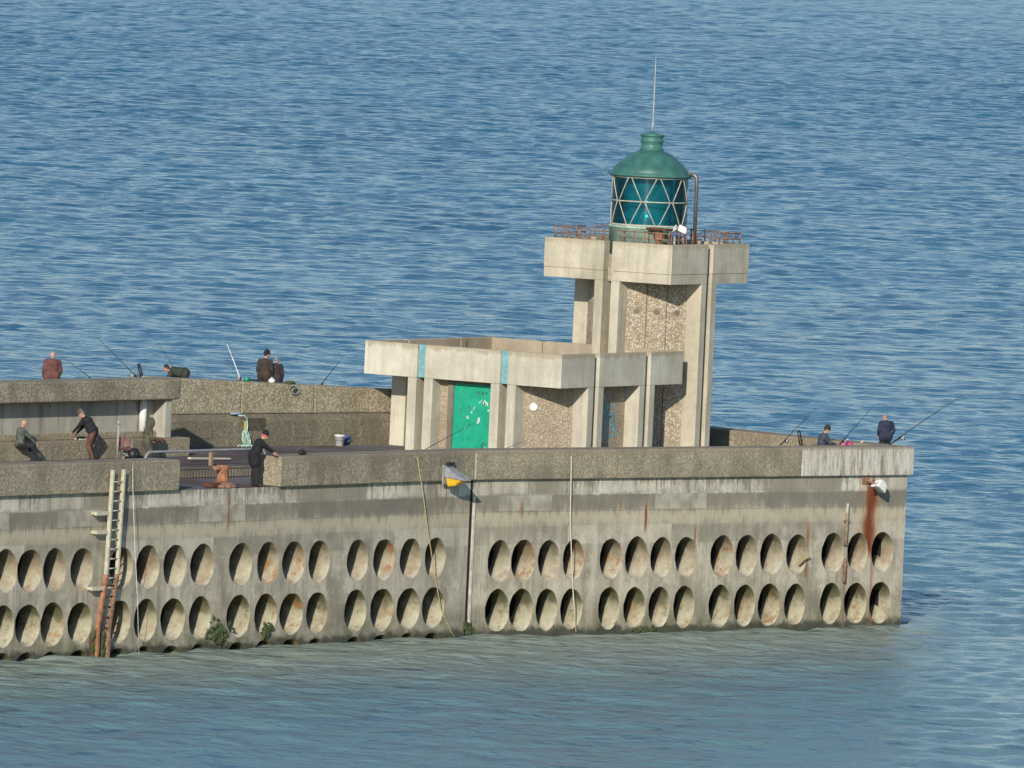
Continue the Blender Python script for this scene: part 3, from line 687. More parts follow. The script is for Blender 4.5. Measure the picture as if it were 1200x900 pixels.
for i, (px, py, lab) in enumerate(((791, 268, 'left white floodlight on pole beside lantern railing'), (801, 269, 'right white floodlight on pole beside flue pipe'))):
    fp = FT.l(at_depth(px, py, cdep-1.7))
    fl = thing('floodlight', lab, 'floodlight', FT.w(fp.x, fp.y, ZT1-.3), -AB, 'white floodlights on the lighthouse roof')
    build('pole', MB().tube([(fp.x, fp.y, ZF), (fp.x, fp.y, fp.z-.1)], .04, 8), M_zinc, fl, FT)
    hb = MB(); d = (-.25, .25)[i]
    tl = (.10, -.12)[i]
    hb.add([(fp.x-.12, fp.y-.1-d*.3, fp.z-.10-tl*.5), (fp.x+.12, fp.y-.1+d*.3, fp.z-.10+tl*.5), (fp.x+.10, fp.y-.03+d*.3, fp.z+.11+tl*.5), (fp.x-.10, fp.y-.03-d*.3, fp.z+.11-tl*.5),
            (fp.x-.06, fp.y+.12, fp.z-.05), (fp.x+.06, fp.y+.12, fp.z-.05), (fp.x+.06, fp.y+.12, fp.z+.07), (fp.x-.06, fp.y+.12, fp.z+.07)],
           [(0, 1, 2, 3), (5, 4, 7, 6), (4, 5, 1, 0), (3, 2, 6, 7), (1, 5, 6, 2), (4, 0, 3, 7)])
    build('lamp_head', hb, M_white, fl, FT, .015)
    build('clamp', MB().box(fp.x-.08, fp.x+.08, fp.y-.05, fp.y+.05, fp.z-.26, fp.z-.12), M_blue, fl, FT, .01)

# ------------------------------------------------------------------ ladder on the left wall
la0 = F1.pix(136, 551, -.45); la1 = F1.pix(146, 551, -.45); lb0 = F1.pix(127.5, 683, -.3); lb1 = F1.pix(137.5, 680, -.3)
lad = thing('ladder', 'tall cream painted ladder hooked down the breakwater wall, rusty at its foot', 'ladder', F1.w(la0.x, -.2, 0), F1.a)
topz = la0.z; botz = lb0.z
xa, xb = (la0.x+lb0.x)/2, (la1.x+lb1.x)/2+.12
for x in (xa, xb): build('rail', MB().bar((x, -.30, topz), (x, -.20, botz), .09, .12, (0, 1, 0)), M_cream, lad, F1, .01)
for i in range(12):
    z = topz-.38-i*.30; y = -.30+.10*(topz-z)/(topz-botz)
    build('rung', MB().tube([(xa+.05, y, z), (xb-.05, y, z)], .022, 8), M_cream, lad, F1)
sx = -.42
for j, x in enumerate((xa, xb)):
    build('lower_rail', MB().bar((x, -.21, botz+.25), (x+sx*.75, -.22, .9), .10, .13, (0, 1, 0)).bar((x+sx*.75, -.22, .9), (x+sx*.8, -.22, -.6), .11, .13, (0, 1, 0)), M_rustb if j == 0 else M_rust, lad, F1, .01, label='rusty lower rail')
for i in range(5):
    t = i/5; z = botz-.1-i*.33; o_ = sx*.75*min(1, (botz+.25-z)/(botz+.25-.9))
    build('rung', MB().tube([(xa+o_+.05, -.21, z), (xb+o_-.05, -.21, z)], .028, 8), M_rustdk, lad, F1)
for px, py in ((121, 602), (121, 624), (116, 690)):
    q = F1.pix(px, py, -.3)
    build('bracket', MB().box(q.x-.28, xa-.05, -.26, -.16, q.z-.06, q.z+.06), M_cream, lad, F1, .01)
    build('bracket', MB().box(q.x-.24, q.x-.14, -.158, -.003, q.z-.05, q.z+.05), M_cream, lad, F1, .01)
fq = F1.pix(121, 758, -.35)
fe = thing('fender', 'dark weedy timber fender at foot of the rusty ladder in water', 'fender', F1.w(fq.x, -.3, 0), F1.a)
build('post', MB().box(fq.x-.30, fq.x+.30, -.16, -.004, -1.5, .75), M_rustdk, fe, F1, .05)
wd = MB()
for i in range(60):
    x = fq.x+random.uniform(-.34, .34); z = random.uniform(-.1, .8); wd.ellipsoid((x, -.17+random.uniform(-.03, .02), z), (random.uniform(.03, .09), .04, random.uniform(.05, .16)), 7, 5)
build('weed', wd, M_weed, fe, F1)

# weed tufts on the wall
def tuft(fr, px, py, w, h, n, lab):
    q = fr.pix(px, py, 0); t = MB(); r = random.Random(int(px))
    for i in range(n):
        x = q.x+r.gauss(0, w*.4); z = q.z+r.gauss(0, h*.4); y = -r.uniform(0, .05)
        t.ellipsoid((x, y, z), (r.uniform(.03, .08), .05, r.uniform(.03, .1)), 7, 5)
    return single(build('seaweed', t, M_weed, None, fr), lab, 'seaweed')
tuft(F1, 256, 742, .55, .45, 110, 'wide dark green seaweed patch on wall between two lower openings')
tuft(F1, 311, 740, .3, .3, 50, 'dark seaweed clump at the bottom of a lower opening')
tuft(F1, 548, 738, .25, .35, 50, 'small seaweed tuft at foot of the vertical wall joint')
tuft(F2, 752, 738, .5, .12, 50, 'thin seaweed fringe at waterline right of the pale rope')

# ------------------------------------------------------------------ small fixed things
# mooring bollard
bq = F1.l(on_z(251, 570, ZW)); 
bo = thing('mooring_bollard', 'rusty orange mooring bollard with a side horn on deck edge', 'bollard', F1.w(bq.x, .5, ZW), F1.a)
bx_, by_ = bq.x, .52
build('base_plate', MB().lathe([(.5, .004), (.5, .07), (.36, .14), (.2, .2)], (bx_, by_, ZW), 24), M_rust, bo, F1)
build('flange', MB().box(bx_-.75, bx_-.1, by_-.2, by_+.2, ZW+.004, ZW+.16), M_rustdk, bo, F1, .03)
build('post', MB().lathe([(.22, .1), (.19, .2), (.18, .5), (.21, .62), (.23, .66), (.2, .7)], (bx_, by_, ZW), 20), M_rustb, bo, F1)
build('horn', MB().tube([(bx_, by_, ZW+.60), (bx_-.25, by_, ZW+.60), (bx_-.48, by_, ZW+.60)], [.1, .08, .095], 12), M_rust, bo, F1)
# tube barrier across the gap
y_ = YR+.35; zb_ = ZD
ra = F1.pix(170, 535, y_).x; rb2 = F1.pix(311, 530, y_).x; rz = F1.pix(235, 528, y_).z
ba = thing('tube_barrier', 'low bent grey tube barrier across the gap in the parapet', 'barrier', F1.w((ra+rb2)/2, y_, ZD), F1.a)
def arc(cx, cz, r, a0, a1, n=6): return [(cx+r*cos(a0+(a1-a0)*i/n), y_, cz+r*sin(a0+(a1-a0)*i/n)) for i in range(n+1)]
build('rail', MB().tube([(ra, y_, zb_)]+arc(ra+.28, rz-.28, .28, pi, pi/2)+arc(rb2-.28, rz-.28, .28, pi/2, 0)+[(rb2, y_, zb_)], .04, 8), M_zinc, ba, F1)
pxm = F1.pix(247, 540, y_).x
build('post', MB().box(pxm-.06, pxm+.06, y_-.05, y_+.05, zb_, rz-.04), M_wood, ba, F1, .01)
# plank lying behind
pk = F3.l(on_z(243, 531.5, ZD+.3)); 
pl = F1.l(on_z(247, 531.5, ZD+.25))
single(build('plank', MB().bar((pl.x-1.1, pl.y, ZD+.12), (pl.x+1.1, pl.y+.1, ZD+.06), .14, .05), M_ropep, None, F1), 'pale plank lying on deck behind the tube barrier', 'plank')
# buckets
def bucket(px, py, lab, mat, r, h):
    p = on_z(px, py, ZD)
    t = thing('bucket', lab, 'bucket', p, 0, 'buckets on the deck by the back wall')
    f = Frame(p, 0)
    build('pail', MB().lathe([(r*.8, 0), (r, h), (r*1.05, h), (r*1.05, h-.02)], n=20), mat, t, f)
    build('lid', MB().lathe([(r*1.07, h+.002), (r*1.07, h+.03), (r*.9, h+.035)], n=20), mat, t, f)
    build('handle', MB().tube([(r*1.06*cos(a), -.04-r*.95*sin(a), h-.03-.12*sin(a)) for a in [pi*i/8 for i in range(9)]], .008, 6), M_zinc, t, f)
bucket(397.5, 522.5, 'white bucket on deck left of the low building', M_white, .17, .34)
bucket(405, 521.5, 'blue bucket on deck just right of white bucket', M_blue, .16, .27)
# small dark object by the parapet
dq = on_z(354, 533, ZT)
bg = thing('tackle_bag', 'small black tackle bag lying on parapet top near white bucket', 'bag', (dq.x, dq.y, ZT), F1.a)
fq_ = Frame((dq.x, dq.y, ZT), F1.a)
build('body', MB().ellipsoid((0, 0, .07), (.19, .11, .08), 14, 8), M_black, bg, fq_)
build('strap', MB().tube([(-.12, 0, .13), (-.05, 0, .19), (.05, 0, .19), (.12, 0, .13)], .012, 6), M_black, bg, fq_)
# green and white rope hank hanging at the back wall
hq = F3.pix(289, 500, -.4)
ro = MB(); z0 = F3.pix(288, 488, -.4).z
def wob(x, z, y=-.36): return (x, y, z)
ro.tube([wob(hq.x-.35, z0+.03), wob(hq.x-.1, z0+.03), wob(hq.x+.03, z0-.06), wob(hq.x+.08, z0-.3), wob(hq.x+.06, z0-.55), wob(hq.x, z0-.85)], .022, 6)
for i in range(6):
    a0 = i*1.1
    ro.tube([wob(hq.x+.14*cos(t+a0)*(1+.2*sin(i)), ZD+.30+.24*sin(t+a0*.6), -.36-.03*i) for t in [2*pi*j/12 for j in range(13)]], .020, 6)
for i in range(7):
    ro.tube([(hq.x-.45+.14*i, -.5-.05*(i % 3), ZD+.02), (hq.x-.3+.13*i, -.4, ZD+.06), (hq.x-.2+.12*i, -.55, ZD+.03)], .02, 6)
single(build('rope', ro, M_ropeg, None, F3), 'pale green rope hank hanging on back wall in a tangle', 'rope')
pq = F3.pix(287.5, 505, -.31)
single(build('stake', MB().box(pq.x-.035, pq.x+.035, -.34, -.27, ZD, ZD+.78).box(pq.x-.05, pq.x+.05, -.35, -.265, ZD+.78, ZD+.83), M_ropey, None, F3, .01), 'thin yellow stake upright against back wall beside green rope', 'stake')
bl = F3.pix(278, 486.5, -.2)
single(build('cloth', MB().ellipsoid((bl.x, -.12, zm+.03), (.26, .09, .04), 12, 6).ellipsoid((bl.x+.2, -.1, zm+.03), (.12, .07, .03), 10, 6), M_lblue, None, F3), 'light blue cloth lying on ledge of back wall', 'cloth')

# ropes down the wall
def hang(fr, pix, r, mat, lab, over, name='rope'):
    pts = []
    for i, (px, py, y) in enumerate(pix): pts.append(fr.pix(px, py, y))
    return single(build(name, MB().tube([tuple(p) for p in pts], r, 6), mat, None, fr), lab, 'rope' if name == 'rope' else 'line')
hang(F1, [(470, 531, .3), (482, 532, .05), (489.5, 537, -.19), (491, 548, -.20), (496, 580, -.14), (500, 612, -.1), (505, 645, -.06), (511, 682, -.05), (517, 715, -.05), (529, 741, -.05), (534, 748, -.06)], .016, M_ropey, 'yellow rope hanging down wall left of the vertical joint', True)
hang(F2, [(662, 531, .3), (668, 532.5, -.1), (669.5, 537, -.19), (669, 570, -.18), (668.5, 610, -.1), (670, 660, -.06), (672, 700, -.05), (675, 741, -.05)], .019, M_ropep, 'pale rope hanging straight down wall right of the vertical joint', True)
hang(F1, [(155, 541, .2), (155.5, 546, -.2), (156, 580, -.22), (158, 640, -.3), (161, 700, -.35), (163, 773, -.4)], .009, M_line, 'thin white fishing line hanging down wall right of ladder', True, 'fishing_line')
# rusty pipe on the head wall
q0_ = F2.pix(993.5, 590, -.07); q1_ = F2.pix(991, 634, -.07)
pi_ = thing('wall_pipe', 'broken rusty white pipe fixed upright on wall near pier head', 'pipe', F2.w(q0_.x, 0, 3), F2.a)
build('upper_length', MB().tube([(q0_.x, -.08, q0_.z), (q0_.x, -.08, q0_.z-.35)], .045, 10), M_bag, pi_, F2)
build('lower_length', MB().tube([(q0_.x, -.08, q0_.z-.353), (q0_.x, -.08, q0_.z-1.4)], .042, 10), M_wood, pi_, F2)
build('clip', MB().box(q0_.x-.1, q0_.x+.1, -.10, -.003, q0_.z-.62, q0_.z-.56).box(q0_.x-.1, q0_.x+.1, -.10, -.003, q0_.z-1.4, q0_.z-1.34), M_rust, pi_, F2)
q2_ = F2.pix(990, 667, -.07)
single(build('pipe_stub', MB().tube([(q2_.x, -.07, q2_.z+.35), (q2_.x, -.07, q2_.z-.45)], .055, 10).box(q2_.x-.09, q2_.x+.09, -.09, -.003, q2_.z+.1, q2_.z+.15), M_rust, None, F2), 'short rusty pipe stub on wall between the two rows of openings', 'pipe')
q3_ = F2.pix(941, 654, -.1)
single(build('iron_bar', MB().bar((q3_.x-.3, -.15, q3_.z-.08), (q3_.x+.3, -.1, q3_.z+.05), .07, .07).box(q3_.x+.2, q3_.x+.27, -.1, -.003, q3_.z-.02, q3_.z+.06), M_ropey, None, F2), 'short pale iron bar sticking out across an oval opening', 'bar')
# lamp under the coping near the head: bracket, white reflector
lq = F2.pix(1031, 570, -.45)
fl = thing('wall_lamp', 'white lamp on rusty bracket above the large rust stain on wall', 'lamp', F2.w(lq.x, 0, lq.z), F2.a)
build('bracket', MB().tube([(lq.x-.25, 0, lq.z+.2), (lq.x-.2, -.3, lq.z+.12), (lq.x, -.45, lq.z)], .04, 8).box(lq.x-.42, lq.x-.1, -.05, -.003, lq.z+.05, lq.z+.32), M_rust, fl, F2, .01)
ql = Vector((lq.x+.05, -.42, lq.z+.02)); rotm = Matrix.Rotation(radians(32), 3, 'Y')
def lampv(z, wx, wy, y0=0): return [ql+rotm @ Vector((sx*wx, y0+sy*wy, z)) for sx, sy in ((-1, -1), (1, -1), (1, 1), (-1, 1))]
hmb = MB(); vv = lampv(.20, .09, .08)+lampv(.10, .17, .13)+lampv(-.14, .22, .16)
hmb.add(vv, [(3, 2, 1, 0)[::-1]]+[(a+i, a+(i+1) % 4, a+4+(i+1) % 4, a+4+i)[::-1] for a in (0, 4) for i in range(4)])
build('housing', hmb, M_white, fl, F2, .02)
build('glass', MB().add(lampv(-.141, .21, .15)+lampv(-.17, .19, .13), [(0, 1, 5, 4), (1, 2, 6, 5), (2, 3, 7, 6), (3, 0, 4, 7), (4, 5, 6, 7)]), M_zinc, fl, F2)
build('arm', MB().tube([(lq.x-.1, -.45, lq.z+.12), (lq.x-.3, -.5, lq.z+.02), (lq.x-.45, -.5, lq.z+.03)], .035, 8), M_white, fl, F2)
# navigation lamp: grey plate, grey wedge hood, yellow body
nq = F1.pix(523, 555, -.2)
nv = thing('harbour_lamp', 'grey hooded lamp with yellow underside bracketed to the coping', 'lamp', F1.w(nq.x, -.15, nq.z), F1.a)
nx, nz = nq.x, nq.z
build('back_plate', MB().box(nx-.16, nx+.40, -.19, -.152, nz-.35, nz+.28), M_zinc, nv, F1, .01)
build('knob', MB().box(nx-.05, nx+.32, -.30, -.192, nz+.27, nz+.37), M_black, nv, F1, .02)
hood = MB(); o = Vector((nx+.04, -.2, nz+.2))
v = [(nx-.08, -.2, nz+.24), (nx+.36, -.2, nz+.22), (nx-.08, -.98, nz-.18), (nx+.36, -.98, nz-.18), (nx-.08, -.2, nz-.12), (nx+.36, -.2, nz-.12)]
hood.add(v, [(0, 2, 3, 1), (0, 4, 2), (1, 3, 5), (4, 5, 3, 2), (0, 1, 5, 4)])
build('hood', hood, M_zinc, nv, F1, .01)
yb_ = MB(); yb_.add([(nx-.05, -.22, nz-.125), (nx+.33, -.22, nz-.125), (nx+.33, -.86, nz-.185), (nx-.05, -.86, nz-.185), (nx, -.26, nz-.42), (nx+.28, -.26, nz-.42), (nx+.28, -.55, nz-.38), (nx, -.55, nz-.38)],
        [(0, 1, 2, 3), (4, 7, 6, 5), (0, 4, 5, 1), (1, 5, 6, 2), (2, 6, 7, 3), (3, 7, 4, 0)])
build('lamp_body', yb_, M_yellow, nv, F1, .03)

# ------------------------------------------------------------------ fishing rods
def rod(p, q, mat, lab, r0=.026, reel=True, bend=.03):
    p = Vector(p); q = Vector(q); d = q-p; L = d.length; u = d.normalized()
    t = thing('fishing_rod', lab, 'fishing rod', p, 0, 'fishing rods leaning on the breakwater')
    f = Frame(p, 0); d = q-p; pts = []; rs = []
    for i in range(9):
        s = i/8; pts.append(d*s+Vector((0, 0, -bend*L*s*s))+Vector((0, 0, bend*L*s))); rs.append(r0*(1-s*.62))
    build('blank', MB().tube(pts, rs, 6), mat, t, f)
    build('grip', MB().tube([d*-.02, d*.13], r0*1.35, 8), M_black, t, f)
    if reel:
        sd = u.cross(Vector((0, 0, 1))).normalized()
        c = d*.17+Vector((0, 0, -.09)); build('reel', MB().tube([c-sd*.05, c+sd*.05], .065, 10).tube([c, c+Vector((0, 0, .09))], .016, 6), M_zinc, t, f)
    return t
def rp2(px, py, qx, qy, dep, tipdep, mat, lab, **k): return rod(at_depth(px, py, dep), at_depth(qx, qy, tipdep), mat, lab, **k)
yo = F3.l(F3.w(0, 1.6))
D_out = lambda px: F3.w(F3.pix(px, 446, 1.4).x, 1.4).y
rp2(164, 446, 113, 395, D_out(160), D_out(113)+2, M_rodd, 'dark rod with pale tip leaning left behind shelter roof', r0=.022)
rp2(210, 440, 183, 400, D_out(210), D_out(183)+2, M_rodd, 'thin dark rod behind the crouching angler', r0=.012, reel=False)
rp2(110, 446, 72, 418, D_out(110), D_out(72)+2, M_rodd, 'thin dark rod low beside the angler in brown coat', r0=.016, reel=False)
rp2(283, 448, 266, 403, D_out(283)-1, D_out(266), M_rodw, 'white rod standing on back wall beside green reel', r0=.024)
rp2(374, 454, 404, 416, D_out(374)-.8, D_out(404)+1, M_rodd, 'dark rod leaning right on back wall near low building', r0=.018)
De = FT.w(0, 0).y+1
rp2(915, 521, 957, 478, 364.5, 367, M_rodd, 'dark rod leaning at pier head left of folding chair', r0=.017)
rp2(984, 521, 1021, 479, 364, 366.5, M_rodd, 'dark rod leaning at pier head between chair and pink bag', r0=.019)
rp2(1044, 520, 1128, 463, 363.6, 366, M_rodd, 'long dark rod pointing out to sea right of navy angler', r0=.020)
rp2(486, 534, 556, 496, 352.6, 354.8, M_rodd, 'dark rod resting on parapet in front of green door', r0=.016, reel=False)
rp2(578, 532, 622, 514, 354.4, 356, M_rodd, 'thin rod resting on parapet below the white disc', r0=.012, reel=False)
# rod rest with green reel on the wall
gq = F3.pix(287, 449, .5)
rr = thing('reel_case', 'green reel with black handle lying on back wall beside white rod', 'fishing reel', F3.w(gq.x, .5, ztop(gq.x)), F3.a)
build('spool', MB().tube([(gq.x-.1, .4, ztop(gq.x)+.07), (gq.x+.1, .4, ztop(gq.x)+.07)], .065, 14), plain('green_reel', (.02, .30, .14), .4), rr, F3)
build('handle', MB().tube([(gq.x+.1, .4, ztop(gq.x)+.06), (gq.x+.55, .42, ztop(gq.x)+.035)], .03, 8), M_black, rr, F3)
sq = F3.pix(166, 437, 1.5)
st_ = thing('rod_rest', 'short dark forked rod rest standing behind shelter roof', 'rod rest', F3.w(sq.x, 1.5, ZO), F3.a)
build('stem', MB().tube([(sq.x+.12, 1.5, ZO), (sq.x, 1.5, sq.z-.1), (sq.x-.12, 1.5, sq.z+.2)], .06, 8), M_black, st_, F3)
build('fork', MB().tube([(sq.x-.12, 1.5, sq.z+.2), (sq.x-.2, 1.5, sq.z+.3)], .03, 6).tube([(sq.x-.12, 1.5, sq.z+.2), (sq.x-.1, 1.5, sq.z+.32)], .03, 6), M_black, st_, F3)
tq = F3.pix(346, 457, -.05)
tn = thing('landing_net', 'small dark green landing net hanging over edge of back wall', 'net', F3.w(tq.x, 0, tq.z), F3.a)
build('net', MB().ellipsoid((tq.x-.05, -.03, tq.z+.02), (.16, .06, .12), 12, 8).ellipsoid((tq.x-.12, .1, ztop(tq.x)+.05), (.25, .12, .07), 12, 8), M_weed, tn, F3)
build('rim', MB().tube([(tq.x+.17*cos(t), -.07, tq.z-.03+.1*sin(t)) for t in [2*pi*i/14 for i in range(15)]], .02, 6), M_zinc, tn, F3)

# ------------------------------------------------------------------ people
def ik(a, b, l1, l2, pole):
    d = b-a; L = min(d.length, (l1+l2)*.998); u = d.normalized(); b = a+u*L
    x = (l1*l1-l2*l2+L*L)/(2*L); h = sqrt(max(l1*l1-x*x, 0))
    p = pole-u*pole.dot(u); p = p.normalized() if p.length > 1e-5 else u.orthogonal().normalized()
    return a+u*x+p*h, b
SKIN = plain('skin', (.50, .27, .19), .55, 0, .12, 20)
EYE = plain('dark_eye', (.02, .018, .016), .3); LIPS = plain('lips', (.38, .14, .12), .5)
SHOE = plain('dark_shoes', (.03, .027, .025), .6)
def person(lab, fr, top, legs, hair, pelvis, lean, face, hands, feet, coat=0., gloves=None, hat=None, hood=False, bald=False, girth=1., skirt=0., sit=False, handc=None, sc=1.):
    V = Vector; E = []                                # elements: (p0, r0, p1, r1, region) or ellipsoid tuples
    P = V(pelvis); S = V(lean).normalized(); face = V(face).normalized()
    neck = P+S*.52; fwd_t = V((0, 1, 0)); fwd_t = (fwd_t-S*fwd_t.dot(S)); fwd_t = fwd_t.normalized() if fwd_t.length > .05 else V((0, 0, -1))
    rt = V((1, 0, 0)); g_ = girth
    cap = lambda a, ra, b, rb, reg: E.append(('c', V(a), ra, V(b), rb, reg))
    ell = lambda c, R, ax, reg: E.append(('e', V(c), R, ax, reg))
    ax = Matrix((rt, fwd_t, S)).transposed()
    ell(P+S*.05, (.175*g_, .135*g_, .17), ax, 0); ell(P+S*.22, (.165*g_, .13*g_, .20), ax, 0); ell(P+S*.38, (.19*g_, .135*g_, .17), ax, 0)
    cap(P+S*.45+rt*.13, .085, P+S*.45-rt*.13, .085, 0); cap(P+S*.45, .10, neck+S*.0, .072, 0)
    hb = neck+S*.03+face*.01; up = V((0, 0, 1)); hup = (up*.7+S*.5); hup = (hup-face*hup.dot(face)).normalized()
    hc = hb+hup*.135+face*.03; hx = face.cross(hup).normalized(); hax = Matrix((hx, face, hup)).transposed()
    cap(neck-S*.03, .058, hb+hup*.06, .055, 2)
    ell(hc, (.076, .095, .112), hax, 2); ell(hc+face*.035-hup*.065, (.052, .055, .05), hax, 2)
    cap(hc+face*.092+hup*.012, .012, hc+face*.108-hup*.022, .017, 2)
    for s in (-1, 1):
        ell(hc+hx*s*.078-hup*.01-face*.005, (.012, .022, .032), hax, 2)
        ell(hc+hx*s*.033+face*.085+hup*.012, (.013, .010, .009), hax, 5)
        cap(hc+hx*s*.018+face*.088+hup*.032, .008, hc+hx*s*.05+face*.075+hup*.030, .008, 4 if not bald else 2)
    cap(hc+hx*.02+face*.092-hup*.055, .008, hc-hx*.02+face*.092-hup*.055, .008, 6)
    if not bald: ell(hc-face*.018+hup*.022, (.083, .095, .105), hax, 4)
    else: ell(hc-face*.035-hup*.01, (.079, .07, .075), hax, 4)
    for s in (-1, 1):                                 # arms
        sh_ = P+S*.45+rt*s*.19; tgt = V(hands[0 if s < 0 else 1])
        el, wr = ik(sh_, tgt, .29, .27, V((s*.5, -.6, -.5)))
        cap(sh_, .072*g_, el, .056, 0); cap(el, .056, wr, .040, 0)
        hd = (wr-el).normalized(); sd = hd.cross(V((0, 0, 1))); sd = sd.normalized() if sd.length > .1 else V((1, 0, 0)); dn = sd.cross(hd).normalized()
        if dn.z > 0: dn = -dn
        k = 7 if handc else 2
        cap(wr-hd*.02, .03, wr+hd*.03, .03, k)
        for j in (-1, 0, 1): cap(wr+hd*.02+sd*.018*j, .018, wr+hd*.085+sd*.022*j, .016, k)
        for j, ln in ((-1.5, .062), (-.5, .075), (.5, .07), (1.5, .055)):
            kn = wr+hd*.095+sd*.0195*j; m1 = kn+(hd*.8+dn*.45).normalized()*ln*.55; m2 = m1+(hd*.35+dn*.9).normalized()*ln*.5
            cap(kn, .0105, m1, .0095, k); cap(m1, .0095, m2, .0085, k)
        th = wr+hd*.03-sd*s*.03; m1 = th+(hd*.6-sd*s*.7+dn*.2).normalized()*.045; cap(th, .015, m1, .012, k); cap(m1, .012, m1+(hd*.8+dn*.4).normalized()*.035, .010, k)
    for s in (-1, 1):                                 # legs
        hp = P+rt*s*.095-S*.02; ft = V(feet[0 if s < 0 else 1])
        kn, an = ik(hp, ft+V((0, 0, .09)), .44, .43, V((s*.12, 1, .25)))
        lg = .55+.45*g_; cap(hp, .105*lg, kn, .078*lg, 1); cap(kn, .078*lg, an, .064*lg, 1)
        fdir = V((s*.2, 1, 0)).normalized()
        cap(an-V((0, 0, .035))-fdir*.05, .045, an+fdir*.13-V((0, 0, .055)), .036, 3); cap(an, .05, an-V((0, 0, .05)), .045, 3)
        if coat: 
            e = hp.lerp(kn, coat); cap(hp, .135*g_, e, .125*g_, 0)
    if coat:
        cap(P, .15*g_, P-V((0, 0, 1))*.01, .15*g_, 0)
    if skirt: cap(P, .17*g_, P-V((0, -.06, skirt)), .20*g_, 0)
    mb = MB(); segs = []
    for e in E:
        if e[0] == 'c':
            _, a, ra, b, rb, reg = e
            d = b-a; L = d.length; u = d.normalized() if L > 1e-6 else V((0, 0, 1))
            prof = []
            for i in range(5): t = pi/2*i/4; prof.append((a-u*ra*cos(t), max(ra*sin(t), .001)))
            for i in range(5): t = pi/2*i/4; prof.append((b+u*rb*sin(t), max(rb*cos(t), .001)))
            mb.tube([p for p, r in prof], [r for p, r in prof], 12)
            segs.append((a, ra, b, rb, reg))
        else:
            _, c, R, m_, reg = e
            mb.ellipsoid(c, R, 16, 10, 0, m_); segs.append(e)
    me = bpy.data.meshes.new('tmp'); me.from_pydata([tuple(v) for v in mb.v], [], mb.f)
    to = bpy.data.objects.new('tmp', me); COL.objects.link(to)
    md = to.modifiers.new('r', 'REMESH'); md.mode = 'VOXEL'; md.voxel_size = .0085
    sm = to.modifiers.new('s', 'SMOOTH'); sm.factor = .4; sm.iterations = 3
    dg = bpy.context.evaluated_depsgraph_get(); dg.update()
    nm = bpy.data.meshes.new_from_object(to.evaluated_get(dg)); bpy.data.objects.remove(to); bpy.data.meshes.remove(me)
    nm.name = 'person'; nf = len(nm.polygons)
    ce = np.empty(nf*3); nm.polygons.foreach_get('center', ce); ce = ce.reshape(-1, 3)
    best = np.full(nf, 9e9); reg = np.zeros(nf, int)
    for sg in segs:
        if sg[0] == 'e':
            _, c, R, m_, rg = sg
            q = (ce-np.array(c)) @ np.array(m_); rr_ = np.array(R); d = (np.linalg.norm(q/rr_, axis=1)-1)*rr_.min()
        else:
            a, ra, b, rb, rg = sg; a = np.array(a); b = np.array(b); ab = b-a
            t = np.clip(((ce-a) @ ab)/max(ab @ ab, 1e-9), 0, 1)
            d = np.linalg.norm(ce-a-t[:, None]*ab, axis=1)-(ra+(rb-ra)*t)
        k = d < best; best[k] = d[k]; reg[k] = rg
    hm = handc or SKIN
    for m_ in (top, legs, SKIN, SHOE, hair, EYE, LIPS, hm): nm.materials.append(m_)
    nm.polygons.foreach_set('material_index', reg.astype(np.int32)); nm.polygons.foreach_set('use_smooth', [True]*nf); nm.update()
    o = bpy.data.objects.new('person', nm); COL.objects.link(o); o.matrix_basis = fr.M @ Matrix.Scale(sc, 4)
    single(o, lab, 'person')
    class FF: pass
    f2 = FF(); f2.M = W(o)
    if hat:
        b = MB(); hm_ = MB()
        tmpb = MB(); 
        for i, (z, r) in enumerate(((.018, .098), (.03, .106), (.06, .104), (.085, .098), (.115, .088), (.14, .066), (.16, .04), (.168, .012))):
            for j in range(20):
                t = 2*pi*j/20; b.v.append(tuple(hc-face*.012+hx*(r*.95*cos(t))+face*(r*1.1*sin(t))+hup*z*1.15))
        for i in range(7):
            for j in range(20): b.f.append([i*20+j, i*20+(j+1) % 20, (i+1)*20+(j+1) % 20, (i+1)*20+j]); b.m.append(0); b.sm.append(True)
        hn = 'flat_cap' if hat[1] == 'cap' else 'beanie'
        h_ = build(hn, b, hat[0], o, f2)
        if hat[1] == 'cap': build('peak', MB().ellipsoid(hc+face*.12+hup*.035, (.075, .055, .008), 14, 6, 0, hax), hat[0], h_, f2)
        if hat[1] == 'band':
            bb = MB(); bb.tube([tuple(hc-face*.012+hx*(.10*cos(t))+face*(.118*sin(t))+hup*.018) for t in [2*pi*j/24 for j in range(25)]], .017, 8, caps=False)
            build('band', bb, hat[2], h_, f2)
    if hood:
        b = MB(); n, k = 20, 12; keep = []
        for i in range(k+1):
            th = pi*i/k
            for j in range(n):
                a = 2*pi*j/n; v = V((.14*sin(th)*cos(a), .165*sin(th)*sin(a), .19*cos(th)))
                b.v.append(tuple(hc-face*.01-hup*.02+hax @ v)); keep.append(v)
        for i in range(k):
            for j in range(n):
                q = [i*n+j, (i+1)*n+j, (i+1)*n+(j+1) % n, i*n+(j+1) % n]
                c = sum((keep[x] for x in q), V())/4
                if c.y > .085 and abs(c.x) < .085 and -.13 < c.z < .10: continue
                b.f.append(q); b.m.append(0); b.sm.append(True)
        ho = build('hood', b, top, o, f2)
        md = ho.modifiers.new('s', 'SOLIDIFY'); md.thickness = .015
    return o
def cloth(n, c, v=.45):
    m = NT(n); f = m.noise(m.map((1, 1, .55)), 6, 6, .65, .6)
    m.col(m.mix(m.rng(f, .32, .68), tuple(x*(1-v) for x in c), tuple(x*(1+v) for x in c))); m.set(Roughness=.9); m.bump(f, .9, .05); return m.mat
